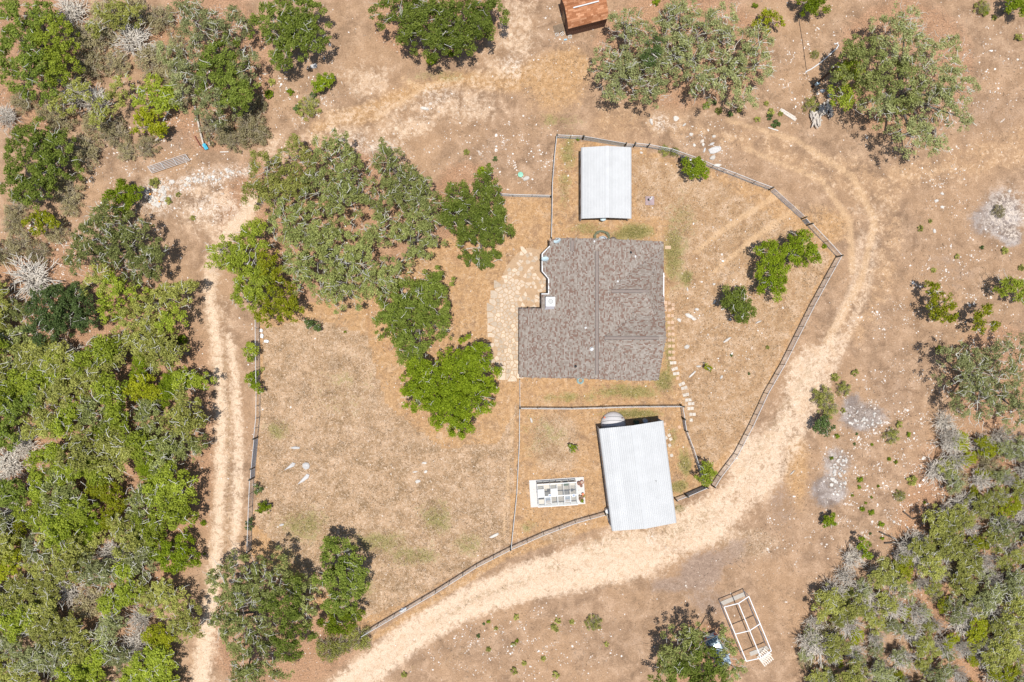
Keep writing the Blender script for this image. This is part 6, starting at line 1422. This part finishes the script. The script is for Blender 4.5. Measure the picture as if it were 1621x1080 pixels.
# stone clusters in the ash patches and the rubble heap: stones one can pick apart
def cluster(n, cx_, cy_, rx, ry, lo, hi, lab, group, a=0, mat=M_rock):
    for _ in range(n):
        q = math.sqrt(rk.random()); th = rk.uniform(0, 6.28); u, v = q * rx * math.cos(th), q * ry * math.sin(th); w = rk.uniform(lo, hi)
        rock(cx_ + u * math.cos(a) - v * math.sin(a), cy_ + u * math.sin(a) + v * math.cos(a), w, w * rk.uniform(.5, .9), rk.uniform(0, 3), lab, mat, group, .12)
cluster(60, 1327, 748, 14, 38, 3.2, 7, "white stone in the dense lower stone heap of the right field", "stones of the lower heap", .05)
cluster(34, 1370, 664, 28, 14, 3, 6.5, "white stone in the upper grey-ash stone scatter of the right field", "stones of the upper ash scatter")
cluster(58, 250, 308, 21, 20, 3.5, 8, "pale stone in the rubble heap beside the left drive", "rubble heap stones")
cluster(42, 335, 280, 52, 9, 3, 7, "pale stone in the band of rubble above the left drive", "rubble band stones", -.2)
for x, y, lab in ((252, 319, "orange lid on the rubble heap"), (237.5, 307.5, "small yellow-orange lid on the rubble heap")):
    p = W(x, y, .2); m = MB(); m.lathe((p.x, p.y, .16), [(.13, 0), (.13, .05), (.1, .07)], 10); single("orange_lid", m, plain("orange_plastic", (.65, .28, .04), .5) if x > 250 else bpy.data.materials["orange_plastic"], lab, "lid", (p.x, p.y, .0))

# ------------------------------------------------------------------ scattered stones and straw: nobody could count them
gs = np.random.default_rng(55)
def patchy(x, y):
    v = np.sin(x * .11 + 1.3 * np.sin(y * .05)) * np.sin(y * .13 + 1.7 * np.sin(x * .043)) + .6 * np.sin(x * .31 + y * .21) * np.sin(y * .29 - x * .17)
    return np.clip(.25 + .75 * v, .04, 1.2) ** 1.5
def scatter_points(n, fn):
    out = []
    while sum(map(len, out)) < n:
        x = gs.uniform(-40, 1660, 40000); y = gs.uniform(-40, 1120, 40000); w = fn(masks(x, y), x, y); k = gs.random(40000) < w; out.append(np.stack([x[k], y[k]], 1))
    return np.concatenate(out)[:n]
# stones: squashed random octahedra
NS = 9000
Pxy = scatter_points(NS, lambda m, x, y: np.clip((.03 + .95 * m["stony"] + .35 * m["white"] - .25 * m["road"] - .1 * m["straw"] + .06 * m["litter"]) * patchy(x, y), 0.003, 1))
r = np.clip(gs.lognormal(math.log(.066), .42, NS), .035, .26); a = gs.uniform(0, 6.28, NS)
uv = np.array([(1, 0, 0), (.31, .95, 0), (-.81, .59, 0), (-.81, -.59, 0), (.31, -.95, 0), (.1, .05, 1.0)])
q = uv[None] * gs.uniform(.75, 1.25, (NS, 6, 1)); q[:, :, 1] *= gs.uniform(.5, 1, NS)[:, None]; q[:, :, 2] *= gs.uniform(.4, .75, NS)[:, None]
ca, sa = np.cos(a)[:, None], np.sin(a)[:, None]
X = (q[:, :, 0] * ca - q[:, :, 1] * sa) * r[:, None] + ((Pxy[:, 0] - CX) * S)[:, None]; Y = (q[:, :, 0] * sa + q[:, :, 1] * ca) * r[:, None] + ((CY - Pxy[:, 1]) * S)[:, None]; Z = q[:, :, 2] * r[:, None]
V = np.stack([X, Y, Z], 2).reshape(-1, 3); f5 = np.array([(k, (k + 1) % 5, 5) for k in range(5)]); F = (np.arange(NS)[:, None, None] * 6 + f5[None]).reshape(-1, 3)
M_stones = tintmat("chip_stone", [(0, (.40, .31, .24)), (.4, (.56, .49, .42)), (1, (.72, .69, .65))], .9)
o_ = bpy.data.objects.new("scattered_stones", np_mesh("scattered_stones", V, F, np.repeat(gs.random(NS), 5))); COL.objects.link(o_); o_.data.materials.append(M_stones)
tag(o_, "loose white limestone chips strewn over the dirt", "stones", None, "stuff")
# matted dry grass
def blades(name, lab, n, fn, ln, wd_, stops, elev):
    P = scatter_points(n, fn); a = gs.uniform(0, 6.28, n); L = gs.uniform(*ln, n); e = gs.uniform(*elev, n); w = gs.uniform(*wd_, n)
    x0_, y0_ = (P[:, 0] - CX) * S, (CY - P[:, 1]) * S; dx, dy, dz = np.cos(a) * np.cos(e) * L, np.sin(a) * np.cos(e) * L, np.sin(e) * L; sx, sy = -np.sin(a) * w, np.cos(a) * w
    z = np.full(n, .004)
    V = np.stack([np.stack([x0_ - sx, y0_ - sy, z], 1), np.stack([x0_ + dx * .5 + sx, y0_ + dy * .5 + sy, dz * .7 + .01], 1), np.stack([x0_ + dx, y0_ + dy, dz + .006], 1), np.stack([x0_ + dx * .4 - sx, y0_ + dy * .4 - sy, dz * .6 + .008], 1)], 1).reshape(-1, 3)
    o_ = bpy.data.objects.new(name, np_mesh(name, V, np.arange(4 * n).reshape(-1, 4), gs.random(n))); COL.objects.link(o_); o_.data.materials.append(tintmat(name + "_blade", stops)); tag(o_, lab, "grass", None, "stuff")
blades("dry_grass", "matted dry straw grass over the fenced yard", 32000, lambda m, x, y: np.clip((.06 + .9 * m["straw"] + .45 * m["gold"] - .8 * m["road"] - .5 * m["track"] - .3 * m["litter"]) * (.12 + patchy(x * 1.3, y * 1.3) * .5 + patchy(x * .37 + 40, y * .37) * .6), 0, 1), (.12, .34), (.012, .035),
       [(0, (.15, .095, .045)), (.35, (.29, .19, .105)), (.7, (.46, .33, .21)), (1, (.60, .48, .36))], (.1, .7))
blades("green_grass", "thin green grass patches around the house", 9000, lambda m, x, y: np.clip(m["green"] ** 3 * .9, 0, 1), (.08, .2), (.012, .03), [(0, (.08, .09, .02)), (.5, (.15, .145, .04)), (1, (.27, .22, .09))], (.2, .9))
blades("brush_litter", "fallen twigs and dead weeds under the scrub", 16000, lambda m, x, y: np.clip(.02 + .5 * m["litter"] + .5 * m["stony"] + .4 * m["dark"] - .8 * m["road"] + 1.6 * m["weed"], 0, 1), (.15, .5), (.01, .03),
       [(0, (.10, .065, .045)), (.5, (.25, .17, .11)), (1, (.45, .37, .29))], (.0, .4))
